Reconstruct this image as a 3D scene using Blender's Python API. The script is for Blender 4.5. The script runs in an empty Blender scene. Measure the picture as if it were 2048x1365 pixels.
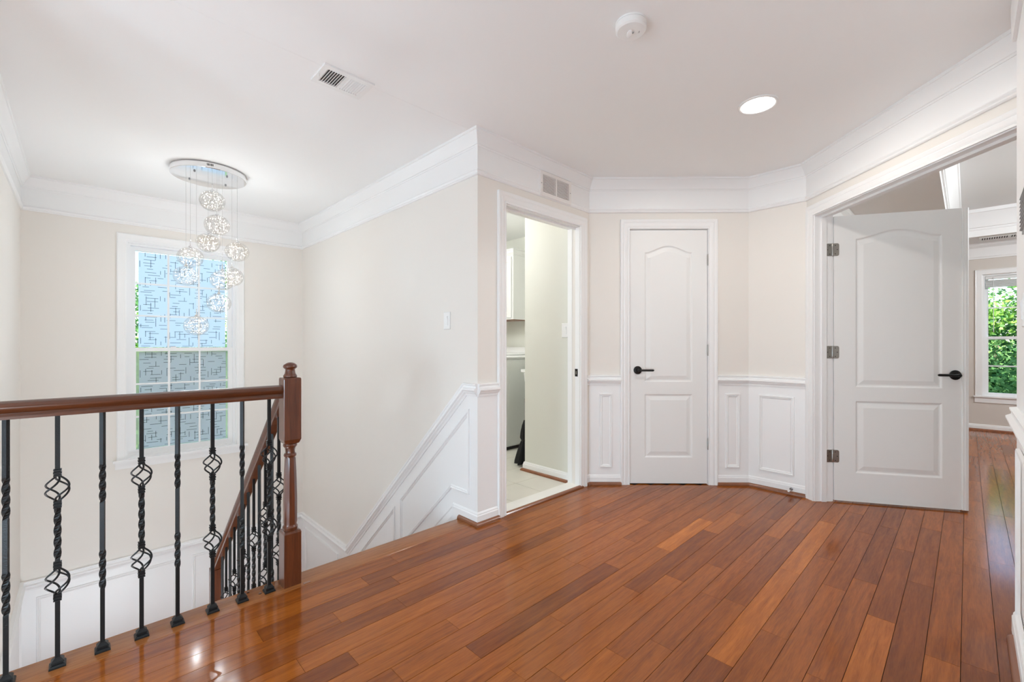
import bpy, math, random
from mathutils import Vector, Matrix
from mathutils.geometry import tessellate_polygon

random.seed(7)
S = bpy.context.scene
COL = S.collection
PI = math.pi

# ------------------------------------------------------------------ camera
EYE = 1.118
FPX = 886.0
THETA = math.radians(45.8)            # heading, measured from +X (the direction of the planks) towards +Y
cam_d = bpy.data.cameras.new('camera')
cam_d.sensor_fit = 'HORIZONTAL'
cam_d.sensor_width = 36.0
cam_d.lens = FPX / 2048.0 * 36.0
cam_d.shift_y = 7.5 / 2048.0
cam_d.clip_start = 0.02
cam = bpy.data.objects.new('camera', cam_d)
COL.objects.link(cam)
cam.location = (0, 0, EYE)
cam.rotation_euler = (PI / 2, 0, THETA - PI / 2)
S.camera = cam

# ------------------------------------------------------------------ world, sun, exposure
S.view_settings.view_transform = 'Standard'
S.view_settings.look = 'None'
S.view_settings.gamma = 1.0
S.view_settings.use_curve_mapping = False
S.view_settings.exposure = 0.84
S.cycles.use_denoising = True
S.cycles.diffuse_bounces = 8
S.cycles.max_bounces = 16
S.cycles.transparent_max_bounces = 24
S.cycles.sample_clamp_indirect = 6.0

W = bpy.data.worlds.new('sky')
S.world = W
W.use_nodes = True
wn = W.node_tree
wn.nodes.clear()
sky = wn.nodes.new('ShaderNodeTexSky')
sky.sky_type = 'NISHITA'
sky.sun_disc = False
sky.sun_elevation = math.radians(48)
sky.sun_rotation = math.radians(222)
sky.air_density = 1.0
sky.dust_density = 2.0
sky.ozone_density = 1.5
wb = wn.nodes.new('ShaderNodeBackground')
wb.inputs['Strength'].default_value = 0.48
wo = wn.nodes.new('ShaderNodeOutputWorld')
wn.links.new(sky.outputs[0], wb.inputs[0])
wn.links.new(wb.outputs[0], wo.inputs[0])


def light(kind, name, loc, power, color=(1, 1, 1), size=0.1, rot=(0, 0, 0), parent=None, spread=None, size_y=None):
    d = bpy.data.lights.new(name, kind)
    d.energy = power
    d.color = color
    if kind == 'AREA':
        d.shape = 'DISK' if size_y is None else 'RECTANGLE'
        d.size = size
        if size_y is not None:
            d.size_y = size_y
        if spread:
            d.spread = spread
    elif kind == 'SUN':
        d.angle = size
    else:
        d.shadow_soft_size = size
    o = bpy.data.objects.new(name, d)
    COL.objects.link(o)
    o.location = loc
    o.rotation_euler = rot
    return o


sun = light('SUN', 'sun_light', (0, 0, 20), 6.5, (1.0, 0.95, 0.86), math.radians(0.6))
sun.rotation_euler = Vector((0.5, 0.5, -0.72)).to_track_quat('-Z', 'Y').to_euler()

WARM = (1.0, 0.94, 0.87)
NEUT = (0.70, 0.95, 1.15)
COOL = (0.95, 0.98, 1.0)
P_RECESSED = 5.5       # the recessed light in view
P_HALL_FILL = 105.0           # base power of the fill lamps added in the hall, out of view
P_GLOBE = 0.80           # each globe of the chandelier
P_BED_FILL = 95.0            # fill lamp added in the bedroom, unseen
P_LAUNDRY_FILL = 14.0  # fill added in the laundry room, unseen
P_STAIR_FILL = 32.0          # fill lamp added down the stairwell, unseen


# ------------------------------------------------------------------ materials
def mat(name, color=(0.8, 0.8, 0.8), rough=0.5, metal=0.0, spec=0.5, coat=0.0, coat_rough=0.1, bump=0.0, bscale=60.0,
        vary=0.0, vscale=3.0, ior=None):
    m = bpy.data.materials.new(name)
    m.use_nodes = True
    nt = m.node_tree
    b = nt.nodes['Principled BSDF']
    b.inputs['Base Color'].default_value = (*color, 1)
    b.inputs['Roughness'].default_value = rough
    b.inputs['Metallic'].default_value = metal
    b.inputs['Specular IOR Level'].default_value = spec
    b.inputs['Coat Weight'].default_value = coat
    b.inputs['Coat Roughness'].default_value = coat_rough
    if ior:
        b.inputs['IOR'].default_value = ior
    tc = nt.nodes.new('ShaderNodeTexCoord')
    if vary:
        n = nt.nodes.new('ShaderNodeTexNoise')
        n.inputs['Scale'].default_value = vscale
        n.inputs['Detail'].default_value = 3
        nt.links.new(tc.outputs['Object'], n.inputs['Vector'])
        mx = nt.nodes.new('ShaderNodeMix')
        mx.data_type = 'RGBA'
        mx.inputs[6].default_value = (*[c * (1 - vary) for c in color], 1)
        mx.inputs[7].default_value = (*[min(1, c * (1 + vary)) for c in color], 1)
        nt.links.new(n.outputs['Fac'], mx.inputs[0])
        nt.links.new(mx.outputs[2], b.inputs['Base Color'])
    if bump:
        n2 = nt.nodes.new('ShaderNodeTexNoise')
        n2.inputs['Scale'].default_value = bscale
        n2.inputs['Detail'].default_value = 4
        nt.links.new(tc.outputs['Object'], n2.inputs['Vector'])
        bp = nt.nodes.new('ShaderNodeBump')
        bp.inputs['Strength'].default_value = bump
        bp.inputs['Distance'].default_value = 0.002
        nt.links.new(n2.outputs['Fac'], bp.inputs['Height'])
        nt.links.new(bp.outputs['Normal'], b.inputs['Normal'])
    return m


def emit(name, color, strength, sample=True):
    m = bpy.data.materials.new(name)
    m.use_nodes = True
    nt = m.node_tree
    nt.nodes.clear()
    e = nt.nodes.new('ShaderNodeEmission')
    e.inputs[0].default_value = (*color, 1)
    e.inputs[1].default_value = strength
    o = nt.nodes.new('ShaderNodeOutputMaterial')
    nt.links.new(e.outputs[0], o.inputs[0])
    if not sample:
        m.cycles.emission_sampling = 'NONE'
    return m


def glass_pane(name, tint=(0.97, 0.99, 0.98), gloss=0.06, facing=0.0):
    """thin sheet of glass: straight-through transmission with a Fresnel reflection"""
    m = bpy.data.materials.new(name)
    m.use_nodes = True
    nt = m.node_tree
    nt.nodes.clear()
    t = nt.nodes.new('ShaderNodeBsdfTransparent')
    t.inputs[0].default_value = (*tint, 1)
    g = nt.nodes.new('ShaderNodeBsdfGlossy')
    g.inputs['Roughness'].default_value = 0.02
    fr = nt.nodes.new('ShaderNodeLayerWeight')
    fr.inputs['Blend'].default_value = gloss
    mx = nt.nodes.new('ShaderNodeMixShader')
    o = nt.nodes.new('ShaderNodeOutputMaterial')
    if facing:                                       # curved blown glass: reflection grows towards the rim, up to a limit
        k = nt.nodes.new('ShaderNodeMath')
        k.operation = 'POWER'
        k.inputs[1].default_value = 2.5
        k2 = nt.nodes.new('ShaderNodeMath')
        k2.operation = 'MULTIPLY_ADD'
        k2.inputs[1].default_value = facing
        k2.inputs[2].default_value = 0.03
        fr.inputs['Blend'].default_value = 0.5
        nt.links.new(fr.outputs['Facing'], k.inputs[0])
        nt.links.new(k.outputs[0], k2.inputs[0])
        nt.links.new(k2.outputs[0], mx.inputs[0])
    else:
        nt.links.new(fr.outputs['Fresnel'], mx.inputs[0])
    nt.links.new(t.outputs[0], mx.inputs[1])
    nt.links.new(g.outputs[0], mx.inputs[2])
    nt.links.new(mx.outputs[0], o.inputs[0])
    return m


def film_mat(name, color, through):
    """frosted window film: lets diffused daylight through"""
    m = bpy.data.materials.new(name)
    m.use_nodes = True
    nt = m.node_tree
    nt.nodes.clear()
    t = nt.nodes.new('ShaderNodeBsdfTransparent')
    t.inputs[0].default_value = (0.9, 0.95, 1, 1)
    tl = nt.nodes.new('ShaderNodeBsdfTranslucent')
    tl.inputs[0].default_value = (*color, 1)
    df = nt.nodes.new('ShaderNodeBsdfDiffuse')
    df.inputs[0].default_value = (*[c * 0.5 for c in color], 1)
    mx = nt.nodes.new('ShaderNodeMixShader')
    mx.inputs[0].default_value = 0.12
    mx2 = nt.nodes.new('ShaderNodeMixShader')
    mx2.inputs[0].default_value = through
    o = nt.nodes.new('ShaderNodeOutputMaterial')
    nt.links.new(tl.outputs[0], mx.inputs[1])
    nt.links.new(df.outputs[0], mx.inputs[2])
    nt.links.new(mx.outputs[0], mx2.inputs[1])
    nt.links.new(t.outputs[0], mx2.inputs[2])
    nt.links.new(mx2.outputs[0], o.inputs[0])
    return m


def see_through(name, color, amount):
    m = bpy.data.materials.new(name)
    m.use_nodes = True
    nt = m.node_tree
    nt.nodes.clear()
    t = nt.nodes.new('ShaderNodeBsdfTransparent')
    d = nt.nodes.new('ShaderNodeBsdfDiffuse')
    d.inputs[0].default_value = (*color, 1)
    mx = nt.nodes.new('ShaderNodeMixShader')
    mx.inputs[0].default_value = amount
    o = nt.nodes.new('ShaderNodeOutputMaterial')
    nt.links.new(t.outputs[0], mx.inputs[1])
    nt.links.new(d.outputs[0], mx.inputs[2])
    nt.links.new(mx.outputs[0], o.inputs[0])
    return m


def wood(name, dark, light_, scale=(1.5, 26, 26), rough=0.3, coat=0.4, coat_rough=0.15, use_obj_color=False, spec=0.5, bump=0.15, coat_ior=1.5):
    """grain runs along local X; objects may carry their own tone in obj.color"""
    m = bpy.data.materials.new(name)
    m.use_nodes = True
    nt = m.node_tree
    b = nt.nodes['Principled BSDF']
    b.inputs['Roughness'].default_value = rough
    b.inputs['Coat Weight'].default_value = coat
    b.inputs['Coat Roughness'].default_value = coat_rough
    b.inputs['Coat IOR'].default_value = coat_ior
    b.inputs['Specular IOR Level'].default_value = spec
    g = nt.nodes.new('ShaderNodeNewGeometry')
    oi = nt.nodes.new('ShaderNodeObjectInfo')
    mp = nt.nodes.new('ShaderNodeMapping')
    mp.inputs['Scale'].default_value = scale
    ad = nt.nodes.new('ShaderNodeVectorMath')
    ad.operation = 'ADD'
    sc = nt.nodes.new('ShaderNodeVectorMath')
    sc.operation = 'SCALE'
    sc.inputs[0].default_value = (37, 91, 13)
    nt.links.new(oi.outputs['Random'], sc.inputs['Scale'])
    nt.links.new(g.outputs['Position'], mp.inputs['Vector'])
    nt.links.new(mp.outputs[0], ad.inputs[0])
    nt.links.new(sc.outputs[0], ad.inputs[1])
    n1 = nt.nodes.new('ShaderNodeTexNoise')
    n1.inputs['Scale'].default_value = 1.0
    n1.inputs['Detail'].default_value = 6
    n1.inputs['Roughness'].default_value = 0.62
    n1.inputs['Distortion'].default_value = 0.6
    nt.links.new(ad.outputs[0], n1.inputs['Vector'])
    n2 = nt.nodes.new('ShaderNodeTexNoise')          # fine pores
    n2.inputs['Scale'].default_value = 6.0
    n2.inputs['Detail'].default_value = 3
    nt.links.new(ad.outputs[0], n2.inputs['Vector'])
    mixf = nt.nodes.new('ShaderNodeMath')
    mixf.operation = 'MULTIPLY_ADD'
    mixf.inputs[1].default_value = 0.35
    nt.links.new(n2.outputs['Fac'], mixf.inputs[0])
    sm = nt.nodes.new('ShaderNodeMath')
    sm.operation = 'MULTIPLY'
    sm.inputs[1].default_value = 0.75
    nt.links.new(n1.outputs['Fac'], sm.inputs[0])
    nt.links.new(sm.outputs[0], mixf.inputs[2])
    rp = nt.nodes.new('ShaderNodeValToRGB')
    rp.color_ramp.elements[0].position = 0.30
    rp.color_ramp.elements[0].color = (*dark, 1)
    rp.color_ramp.elements[1].position = 0.78
    rp.color_ramp.elements[1].color = (*light_, 1)
    nt.links.new(mixf.outputs[0], rp.inputs[0])
    out = rp.outputs[0]
    if use_obj_color:
        mu = nt.nodes.new('ShaderNodeMix')
        mu.data_type = 'RGBA'
        mu.blend_type = 'MULTIPLY'
        mu.inputs[0].default_value = 1.0
        nt.links.new(out, mu.inputs[6])
        nt.links.new(oi.outputs['Color'], mu.inputs[7])
        out = mu.outputs[2]
    nt.links.new(out, b.inputs['Base Color'])
    if bump:
        bp = nt.nodes.new('ShaderNodeBump')
        bp.inputs['Strength'].default_value = bump
        bp.inputs['Distance'].default_value = 0.001
        nt.links.new(n1.outputs['Fac'], bp.inputs['Height'])
        nt.links.new(bp.outputs['Normal'], b.inputs['Normal'])
    return m


M = {}
M['paint'] = mat('paint_beige', (0.83, 0.795, 0.748), 0.6, bump=0.05, bscale=220)
M['paint_bed'] = mat('paint_greige', (0.66, 0.61, 0.56), 0.6, bump=0.05, bscale=220)
M['ceiling'] = mat('paint_ceiling', (0.90, 0.90, 0.895), 0.75, bump=0.05, bscale=160)
M['trim'] = mat('paint_trim_white', (0.89, 0.89, 0.89), 0.38)
M['door'] = mat('paint_door_white', (0.85, 0.85, 0.84), 0.42, bump=0.05, bscale=300)
M['laundry'] = mat('paint_laundry', (0.74, 0.745, 0.68), 0.65)
M['tile'] = mat('tile_cream', (0.68, 0.66, 0.59), 0.35, vary=0.06, vscale=6)
M['grout'] = mat('grout', (0.60, 0.58, 0.52), 0.8)
M['marble'] = mat('threshold_stone', (0.82, 0.81, 0.77), 0.3, vary=0.04, vscale=9)
M['plank'] = wood('plank_cherry', (0.165, 0.036, 0.0030), (0.375, 0.106, 0.011), scale=(3.2, 42, 42), rough=0.5, coat=0.75, spec=0.03,
                  coat_rough=0.12, use_obj_color=True, bump=0.08, coat_ior=1.5)
M['gap'] = mat('plank_joint', (0.035, 0.014, 0.007), 0.8)
M['shoe'] = wood('shoe_wood', (0.17, 0.055, 0.02), (0.28, 0.095, 0.035), rough=0.35, coat=0.4)
M['rail'] = wood('rail_wood_stain', (0.040, 0.011, 0.004), (0.135, 0.037, 0.012), scale=(3, 60, 60), rough=0.32, coat=0.5, coat_rough=0.12)
M['railz'] = wood('newel_wood_stain', (0.046, 0.0115, 0.0038), (0.160, 0.041, 0.013), scale=(60, 60, 3), rough=0.32, coat=0.5, coat_rough=0.12)
M['tread'] = wood('tread_wood', (0.20, 0.060, 0.012), (0.44, 0.165, 0.050), scale=(4, 70, 70), rough=0.5, coat=0.6, spec=0.05, bump=0.2, coat_rough=0.14)
M['iron'] = mat('wrought_iron', (0.009, 0.009, 0.0095), 0.38, metal=0.1, spec=0.35, bump=0.5, bscale=260)
M['black'] = mat('black_hardware', (0.010, 0.010, 0.011), 0.35, metal=0.3)
M['nickel'] = mat('satin_nickel', (0.42, 0.41, 0.39), 0.32, metal=1.0)
M['chrome'] = mat('chrome', (0.86, 0.86, 0.87), 0.06, metal=1.0)
M['plastic'] = mat('white_plastic', (0.86, 0.86, 0.85), 0.35)
M['vinyl'] = mat('white_vinyl', (0.88, 0.885, 0.89), 0.35)
M['vent'] = mat('vent_enamel', (0.84, 0.81, 0.78), 0.45)
M['ventdark'] = mat('duct_dark', (0.05, 0.045, 0.045), 0.9)
M['appliance'] = mat('appliance_white', (0.80, 0.82, 0.80), 0.3)
M['cabinet'] = mat('cabinet_white', (0.84, 0.84, 0.83), 0.35)
M['cloth_black'] = mat('black_cloth', (0.012, 0.012, 0.013), 0.75)
M['steel'] = mat('grey_steel', (0.35, 0.35, 0.36), 0.35, metal=1.0)
M['glass'] = glass_pane('window_glass')
M['globe'] = glass_pane('globe_glass', (0.95, 0.94, 0.925), 0.35, facing=0.35)
M['film'] = film_mat('frosted_film', (0.95, 0.925, 0.97), 0.05)
M['filmline'] = see_through('film_slit', (0.02, 0.035, 0.03), 0.78)
M['screen'] = see_through('insect_screen', (0.74, 0.78, 0.60), 0.45)
M['bead'] = emit('fairy_light', (1.0, 0.95, 0.88), 6.0, sample=False)
M['lens'] = emit('lamp_lens', (1.0, 0.97, 0.92), 8.0, sample=False)
M['wire'] = mat('wire_clear', (0.62, 0.61, 0.60), 0.3, metal=0.5)
M['copper'] = mat('copper_wire', (0.10, 0.07, 0.045), 0.5)
M['bark'] = mat('bark', (0.12, 0.085, 0.06), 0.9, bump=0.5, bscale=30)
M['lawn'] = mat('lawn', (0.07, 0.13, 0.035), 0.9, vary=0.3, vscale=4)
M['siding'] = mat('exterior_siding', (0.55, 0.53, 0.5), 0.8)
M['blind'] = mat('blind_white', (0.78, 0.78, 0.77), 0.5)


def leaf_mat(name, a, b_):
    m = mat(name, a, 0.5)
    nt = m.node_tree
    nt.nodes.clear()
    gi = nt.nodes.new('ShaderNodeNewGeometry')
    rp = nt.nodes.new('ShaderNodeValToRGB')
    rp.color_ramp.elements[0].color = (*a, 1)
    rp.color_ramp.elements[1].color = (*b_, 1)
    nt.links.new(gi.outputs['Random Per Island'], rp.inputs[0])
    d = nt.nodes.new('ShaderNodeBsdfDiffuse')
    t = nt.nodes.new('ShaderNodeBsdfTranslucent')
    nt.links.new(rp.outputs[0], d.inputs[0])
    nt.links.new(rp.outputs[0], t.inputs[0])
    mx = nt.nodes.new('ShaderNodeMixShader')
    mx.inputs[0].default_value = 0.35
    o = nt.nodes.new('ShaderNodeOutputMaterial')
    nt.links.new(d.outputs[0], mx.inputs[1])
    nt.links.new(t.outputs[0], mx.inputs[2])
    nt.links.new(mx.outputs[0], o.inputs[0])
    return m


M['leaf'] = leaf_mat('leaf_green', (0.025, 0.10, 0.035), (0.24, 0.46, 0.16))
M['leaf_light'] = leaf_mat('leaf_pale', (0.28, 0.52, 0.08), (0.50, 0.72, 0.22))


# ------------------------------------------------------------------ mesh helpers
def wloc(o):
    v = Vector((0, 0, 0))
    while o is not None:
        v += o.location
        o = o.parent
    return v


class MB:
    def __init__(self):
        self.v, self.f = [], []

    def add(self, vs, fs):
        n = len(self.v)
        self.v += [tuple(p) for p in vs]
        self.f += [[i + n for i in f] for f in fs]
        return self

    def box(self, x0, x1, y0, y1, z0, z1):
        return self.add([(x0, y0, z0), (x1, y0, z0), (x1, y1, z0), (x0, y1, z0), (x0, y0, z1), (x1, y0, z1), (x1, y1, z1), (x0, y1, z1)],
                        [[0, 3, 2, 1], [4, 5, 6, 7], [0, 1, 5, 4], [1, 2, 6, 5], [2, 3, 7, 6], [3, 0, 4, 7]])

    def cbox(self, x0, x1, y0, y1, z0, z1, c):
        """box with chamfered edges (octagonal rings)"""
        def ring(i, z):
            a, b, d, e = x0 + i, x1 - i, y0 + i, y1 - i
            return [(a + c, d, z), (b - c, d, z), (b, d + c, z), (b, e - c, z), (b - c, e, z), (a + c, e, z), (a, e - c, z), (a, d + c, z)]
        rs = [ring(c, z0), ring(0, z0 + c), ring(0, z1 - c), ring(c, z1)]
        return self.rings(rs, cap=True)

    def rings(self, rs, cap=True, closed=True):
        n = len(rs[0])
        vs = [p for r in rs for p in r]
        fs = []
        for k in range(len(rs) - 1):
            for i in range(n if closed else n - 1):
                j = (i + 1) % n
                fs.append([k * n + i, k * n + j, (k + 1) * n + j, (k + 1) * n + i])
        if cap:
            fs.append(list(range(n))[::-1])
            fs.append([(len(rs) - 1) * n + i for i in range(n)])
        return self.add(vs, fs)

    def wbox(self, wp, s0, s1, z0, z1, p0, p1):
        """box in wall coordinates"""
        c = [(s, z, p) for p in (p0, p1) for s, z in ((s0, z0), (s1, z0), (s1, z1), (s0, z1))]
        return self.add([wp(*q) for q in c], [[0, 3, 2, 1], [4, 5, 6, 7], [0, 1, 5, 4], [1, 2, 6, 5], [2, 3, 7, 6], [3, 0, 4, 7]])

    def wpoly(self, wp, pts, p0, p1):
        """flat polygon (s,z) given a thickness from p0 to p1"""
        n = len(pts)
        vs = [wp(s, z, p0) for s, z in pts] + [wp(s, z, p1) for s, z in pts]
        fs = [[i, (i + 1) % n, n + (i + 1) % n, n + i] for i in range(n)]
        tri = tessellate_polygon([[Vector((s, z, 0)) for s, z in pts]])
        fs += [[n + a for a in t] for t in tri] + [list(t)[::-1] for t in tri]
        return self.add(vs, fs)

    def wgrid(self, wp, s0, s1, z0, z1, thick, holes=()):
        """wall sheet with rectangular openings and the reveals of each opening"""
        ss = sorted({s0, s1, *[h[0] for h in holes], *[h[1] for h in holes]})
        zz = sorted({z0, z1, *[h[2] for h in holes], *[h[3] for h in holes]})
        ss = [s for s in ss if s0 <= s <= s1]
        zz = [z for z in zz if z0 <= z <= z1]

        def solid(i, j):
            if i < 0 or j < 0 or i >= len(ss) - 1 or j >= len(zz) - 1:
                return False
            cs, cz = (ss[i] + ss[i + 1]) / 2, (zz[j] + zz[j + 1]) / 2
            return not any(h[0] < cs < h[1] and h[2] < cz < h[3] for h in holes)
        for i in range(len(ss) - 1):
            for j in range(len(zz) - 1):
                if not solid(i, j):
                    continue
                a, b, c, d = ss[i], ss[i + 1], zz[j], zz[j + 1]
                self.add([wp(a, c, 0), wp(b, c, 0), wp(b, d, 0), wp(a, d, 0)], [[0, 1, 2, 3]])
                self.add([wp(a, c, -thick), wp(b, c, -thick), wp(b, d, -thick), wp(a, d, -thick)], [[3, 2, 1, 0]])
                for (di, dj, e) in ((-1, 0, ((a, c), (a, d))), (1, 0, ((b, c), (b, d))), (0, -1, ((a, c), (b, c))), (0, 1, ((a, d), (b, d)))):
                    if not solid(i + di, j + dj):
                        (q, r) = e
                        self.add([wp(*q, 0), wp(*r, 0), wp(*r, -thick), wp(*q, -thick)], [[0, 1, 2, 3]])
        return self

    def wsweep(self, wp, pts, prof, closed=False, side=1, p_off=0.0):
        """moulding swept along a path lying in a wall's plane. prof = [(p, q)]: p out of the wall, q sideways (to the path's left * side)"""
        n = len(pts)
        rs = []
        for i in range(n):
            a = pts[i - 1] if (i > 0 or closed) else None
            b = pts[i]
            c = pts[(i + 1) % n] if (i < n - 1 or closed) else None
            dirs = []
            for q0, q1 in ((a, b), (b, c)):
                if q0 is None or q1 is None:
                    dirs.append(None)
                else:
                    L = math.hypot(q1[0] - q0[0], q1[1] - q0[1])
                    dirs.append(((q1[0] - q0[0]) / L, (q1[1] - q0[1]) / L))
            d0, d1 = dirs[0] or dirs[1], dirs[1] or dirs[0]
            n0, n1 = (-d0[1], d0[0]), (-d1[1], d1[0])
            k = 1 + n0[0] * n1[0] + n0[1] * n1[1]
            m = ((n0[0] + n1[0]) / k, (n0[1] + n1[1]) / k)
            rs.append([wp(b[0] + m[0] * q * side, b[1] + m[1] * q * side, p + p_off) for p, q in prof])
        if closed:
            rs.append(rs[0])
        return self.rings(rs, cap=not closed)

    def hsweep(self, path, prof, side=1, closed=False):
        """moulding swept along a horizontal path [(x,y)]; prof = [(p, z)], p to the path's left * side"""
        n = len(path)
        rs = []
        for i in range(n):
            a = path[i - 1] if (i > 0 or closed) else None
            b = path[i]
            c = path[(i + 1) % n] if (i < n - 1 or closed) else None
            ds = []
            for q0, q1 in ((a, b), (b, c)):
                if q0 is None or q1 is None:
                    ds.append(None)
                else:
                    L = math.hypot(q1[0] - q0[0], q1[1] - q0[1])
                    ds.append(((q1[0] - q0[0]) / L, (q1[1] - q0[1]) / L))
            d0, d1 = ds[0] or ds[1], ds[1] or ds[0]
            n0, n1 = (-d0[1], d0[0]), (-d1[1], d1[0])
            k = 1 + n0[0] * n1[0] + n0[1] * n1[1]
            m = ((n0[0] + n1[0]) / k * side, (n0[1] + n1[1]) / k * side)
            rs.append([(b[0] + m[0] * p, b[1] + m[1] * p, z) for p, z in prof])
        if closed:
            rs.append(rs[0])
        return self.rings(rs, cap=not closed)

    def lathe(self, prof, c=(0, 0, 0), n=24, axis='z', cap=True):
        rs = []
        for r, h in prof:
            ring = []
            for i in range(n):
                a = 2 * PI * i / n
                u, v = r * math.cos(a), r * math.sin(a)
                if axis == 'z':
                    ring.append((c[0] + u, c[1] + v, c[2] + h))
                elif axis == 'x':
                    ring.append((c[0] + h, c[1] + u, c[2] + v))
                else:
                    ring.append((c[0] + v, c[1] + h, c[2] + u))
            rs.append(ring)
        return self.rings(rs, cap=cap)

    def lathe_dir(self, prof, c, d, n=24):
        """lathe about an arbitrary axis d from point c"""
        d = Vector(d).normalized()
        u = d.orthogonal().normalized()
        w = d.cross(u)
        c = Vector(c)
        return self.rings([[tuple(c + d * h + (u * math.cos(2 * PI * i / n) + w * math.sin(2 * PI * i / n)) * r) for i in range(n)] for r, h in prof])

    def tube(self, pts, r, n=8, radii=None):
        pts = [Vector(p) for p in pts]
        rs = []
        up = None
        for i, p in enumerate(pts):
            t = (pts[min(i + 1, len(pts) - 1)] - pts[max(i - 1, 0)]).normalized()
            if up is None:
                up = t.orthogonal().normalized()
            up = (up - t * up.dot(t)).normalized()
            w = t.cross(up)
            rr = radii[i] if radii else r
            rs.append([tuple(p + (up * math.cos(2 * PI * k / n) + w * math.sin(2 * PI * k / n)) * rr) for k in range(n)])
        return self.rings(rs)

    def build(self, name, m, parent=None, smooth=False, angle=35, loc=None, fix=True):
        me = bpy.data.meshes.new(name)
        off = wloc(parent) if parent is not None else Vector((0, 0, 0))
        if loc is not None:
            off = off + Vector(loc)
        vs = [(x - off.x, y - off.y, z - off.z) for x, y, z in self.v]
        me.from_pydata(vs, [], self.f)
        if fix:
            import bmesh
            bm = bmesh.new()
            bm.from_mesh(me)
            bmesh.ops.recalc_face_normals(bm, faces=bm.faces)
            bm.to_mesh(me)
            bm.free()
        me.materials.append(m)
        if smooth:
            me.polygons.foreach_set('use_smooth', [True] * len(me.polygons))
            me.set_sharp_from_angle(angle=math.radians(angle))
        o = bpy.data.objects.new(name, me)
        COL.objects.link(o)
        if parent is not None:
            o.parent = parent
        if loc is not None:
            o.location = loc
        return o


def thing(name, label, cat, loc=(0, 0, 0), group=None, kind=None):
    o = bpy.data.objects.new(name, None)
    o.empty_display_size = 0.05
    COL.objects.link(o)
    o.location = loc
    return tag(o, label, cat, group, kind)


def tag(o, label=None, cat=None, group=None, kind=None):
    if label:
        o['label'] = label
    if cat:
        o['category'] = cat
    if group:
        o['group'] = group
    if kind:
        o['kind'] = kind
    return o


def struct(o, label, cat):
    return tag(o, label, cat, None, 'structure')


def wallplane(ox, oy, dx, dy, nx, ny):
    return lambda s, z, p=0.0: (ox + dx * s + nx * p, oy + dy * s + ny * p, z)


def dup(o, parent, loc=None):
    c = o.copy()
    COL.objects.link(c)
    c.parent = parent
    if loc is not None:
        c.location = loc
    for ch in [x for x in kids.get(o.name, [])]:
        dup(ch, c)
    return c


kids = {}


def kid(o):
    kids.setdefault(o.parent.name, []).append(o)
    return o


# ------------------------------------------------------------------ the plan of the place
R2 = math.sqrt(0.5)
CEIL = 2.44
XS, YB, XL, YL = 1.76, 5.14, -0.34, 2.115
NOSE = 2.295
C1 = (2.917, YL)
C2 = (C1[0] + 1.27 * R2, C1[1] - 1.27 * R2)
C3 = (C2[0], C2[1] - 0.394)
YN, XN = -0.134, 2.62
LAND = -1.612
LOW = -2.95
WP_STAIR = wallplane(XS, 0, 0, 1, -1, 0)          # s = Y
WP_BACK = wallplane(0, YB, 1, 0, 0, -1)           # s = X
WP_LEFT = wallplane(XL, 0, 0, 1, 1, 0)            # s = Y
WP_LAUN = wallplane(0, YL, 1, 0, 0, -1)           # s = X
WP_CLOS = wallplane(C1[0], C1[1], R2, -R2, -R2, -R2)
WP_SHORT = wallplane(C2[0], C2[1], 0, -1, -1, 0)
WP_RIGHT = wallplane(C3[0], C3[1], -R2, -R2, -R2, R2)
WP_NEAR = wallplane(XN, YN, -1, 0, 0, 1)
T = 0.12
DOOR_H = 2.045
OPN0, OPN1 = 0.085, 1.605                          # double door opening in the diagonal wall
LX0, LX1 = 1.995, 2.80                             # laundry opening
XBED = 8.43

# ------------------------------------------------------------------ walls
RAIL_PTS = [(2.10, 0.873), (2.245, 0.873), (3.985, -0.735), (YB, -0.735)]      # top line of the chair rail on the stair wall

w = MB().wgrid(WP_STAIR, YL + T, YB + T, LOW, CEIL + 0.02, T).build('wall_stair', M['paint'])
wall_stair = struct(w, 'tall pale wall along the stairwell with sloping chair rail', 'wall')
pol = [(2.115, 0.0), (2.115, 0.85), (2.25, 0.85), (3.985, -0.755), (YB, -0.755), (YB, LAND), (3.80, LAND), (2.30, -0.27), (2.30, 0.0)]
MB().wpoly(WP_STAIR, pol, 0.0, 0.003).build('wainscot', M['trim'], wall_stair)

win = (0.283, 1.125, 0.112, 2.03)                  # stair window opening
w = MB().wgrid(WP_BACK, XL - T, XS + T, LOW, CEIL + 0.02, T, [win]).build('wall_back', M['paint'])
wall_back = struct(w, 'pale stairwell wall that holds the tall window', 'wall')
MB().wbox(WP_BACK, XL, XS, LAND, -0.755, 0.0, 0.003).build('wainscot', M['trim'], wall_back)

w = MB().wgrid(WP_LEFT, NOSE - 0.12, YB, LOW, CEIL + 0.02, T).build('wall_left', M['paint'])
wall_left = struct(w, 'bright narrow stairwell wall beside the tall window', 'wall')
MB().wbox(WP_LEFT, NOSE + 0.02, YB, LAND, -0.755, 0.0, 0.003).build('wainscot', M['trim'], wall_left)

w = MB().wgrid(WP_LAUN, XS, C1[0] + 0.05, 0.0, CEIL + 0.02, T, [(LX0, LX1, -1, DOOR_H)]).build('wall_laundry', M['paint'])
wall_laundry = struct(w, 'beige wall around the open laundry doorway', 'wall')
MB().wbox(WP_LAUN, XS - 0.003, 1.93, 0.0, 0.85, 0.0, 0.003).build('wainscot', M['trim'], wall_laundry)

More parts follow.
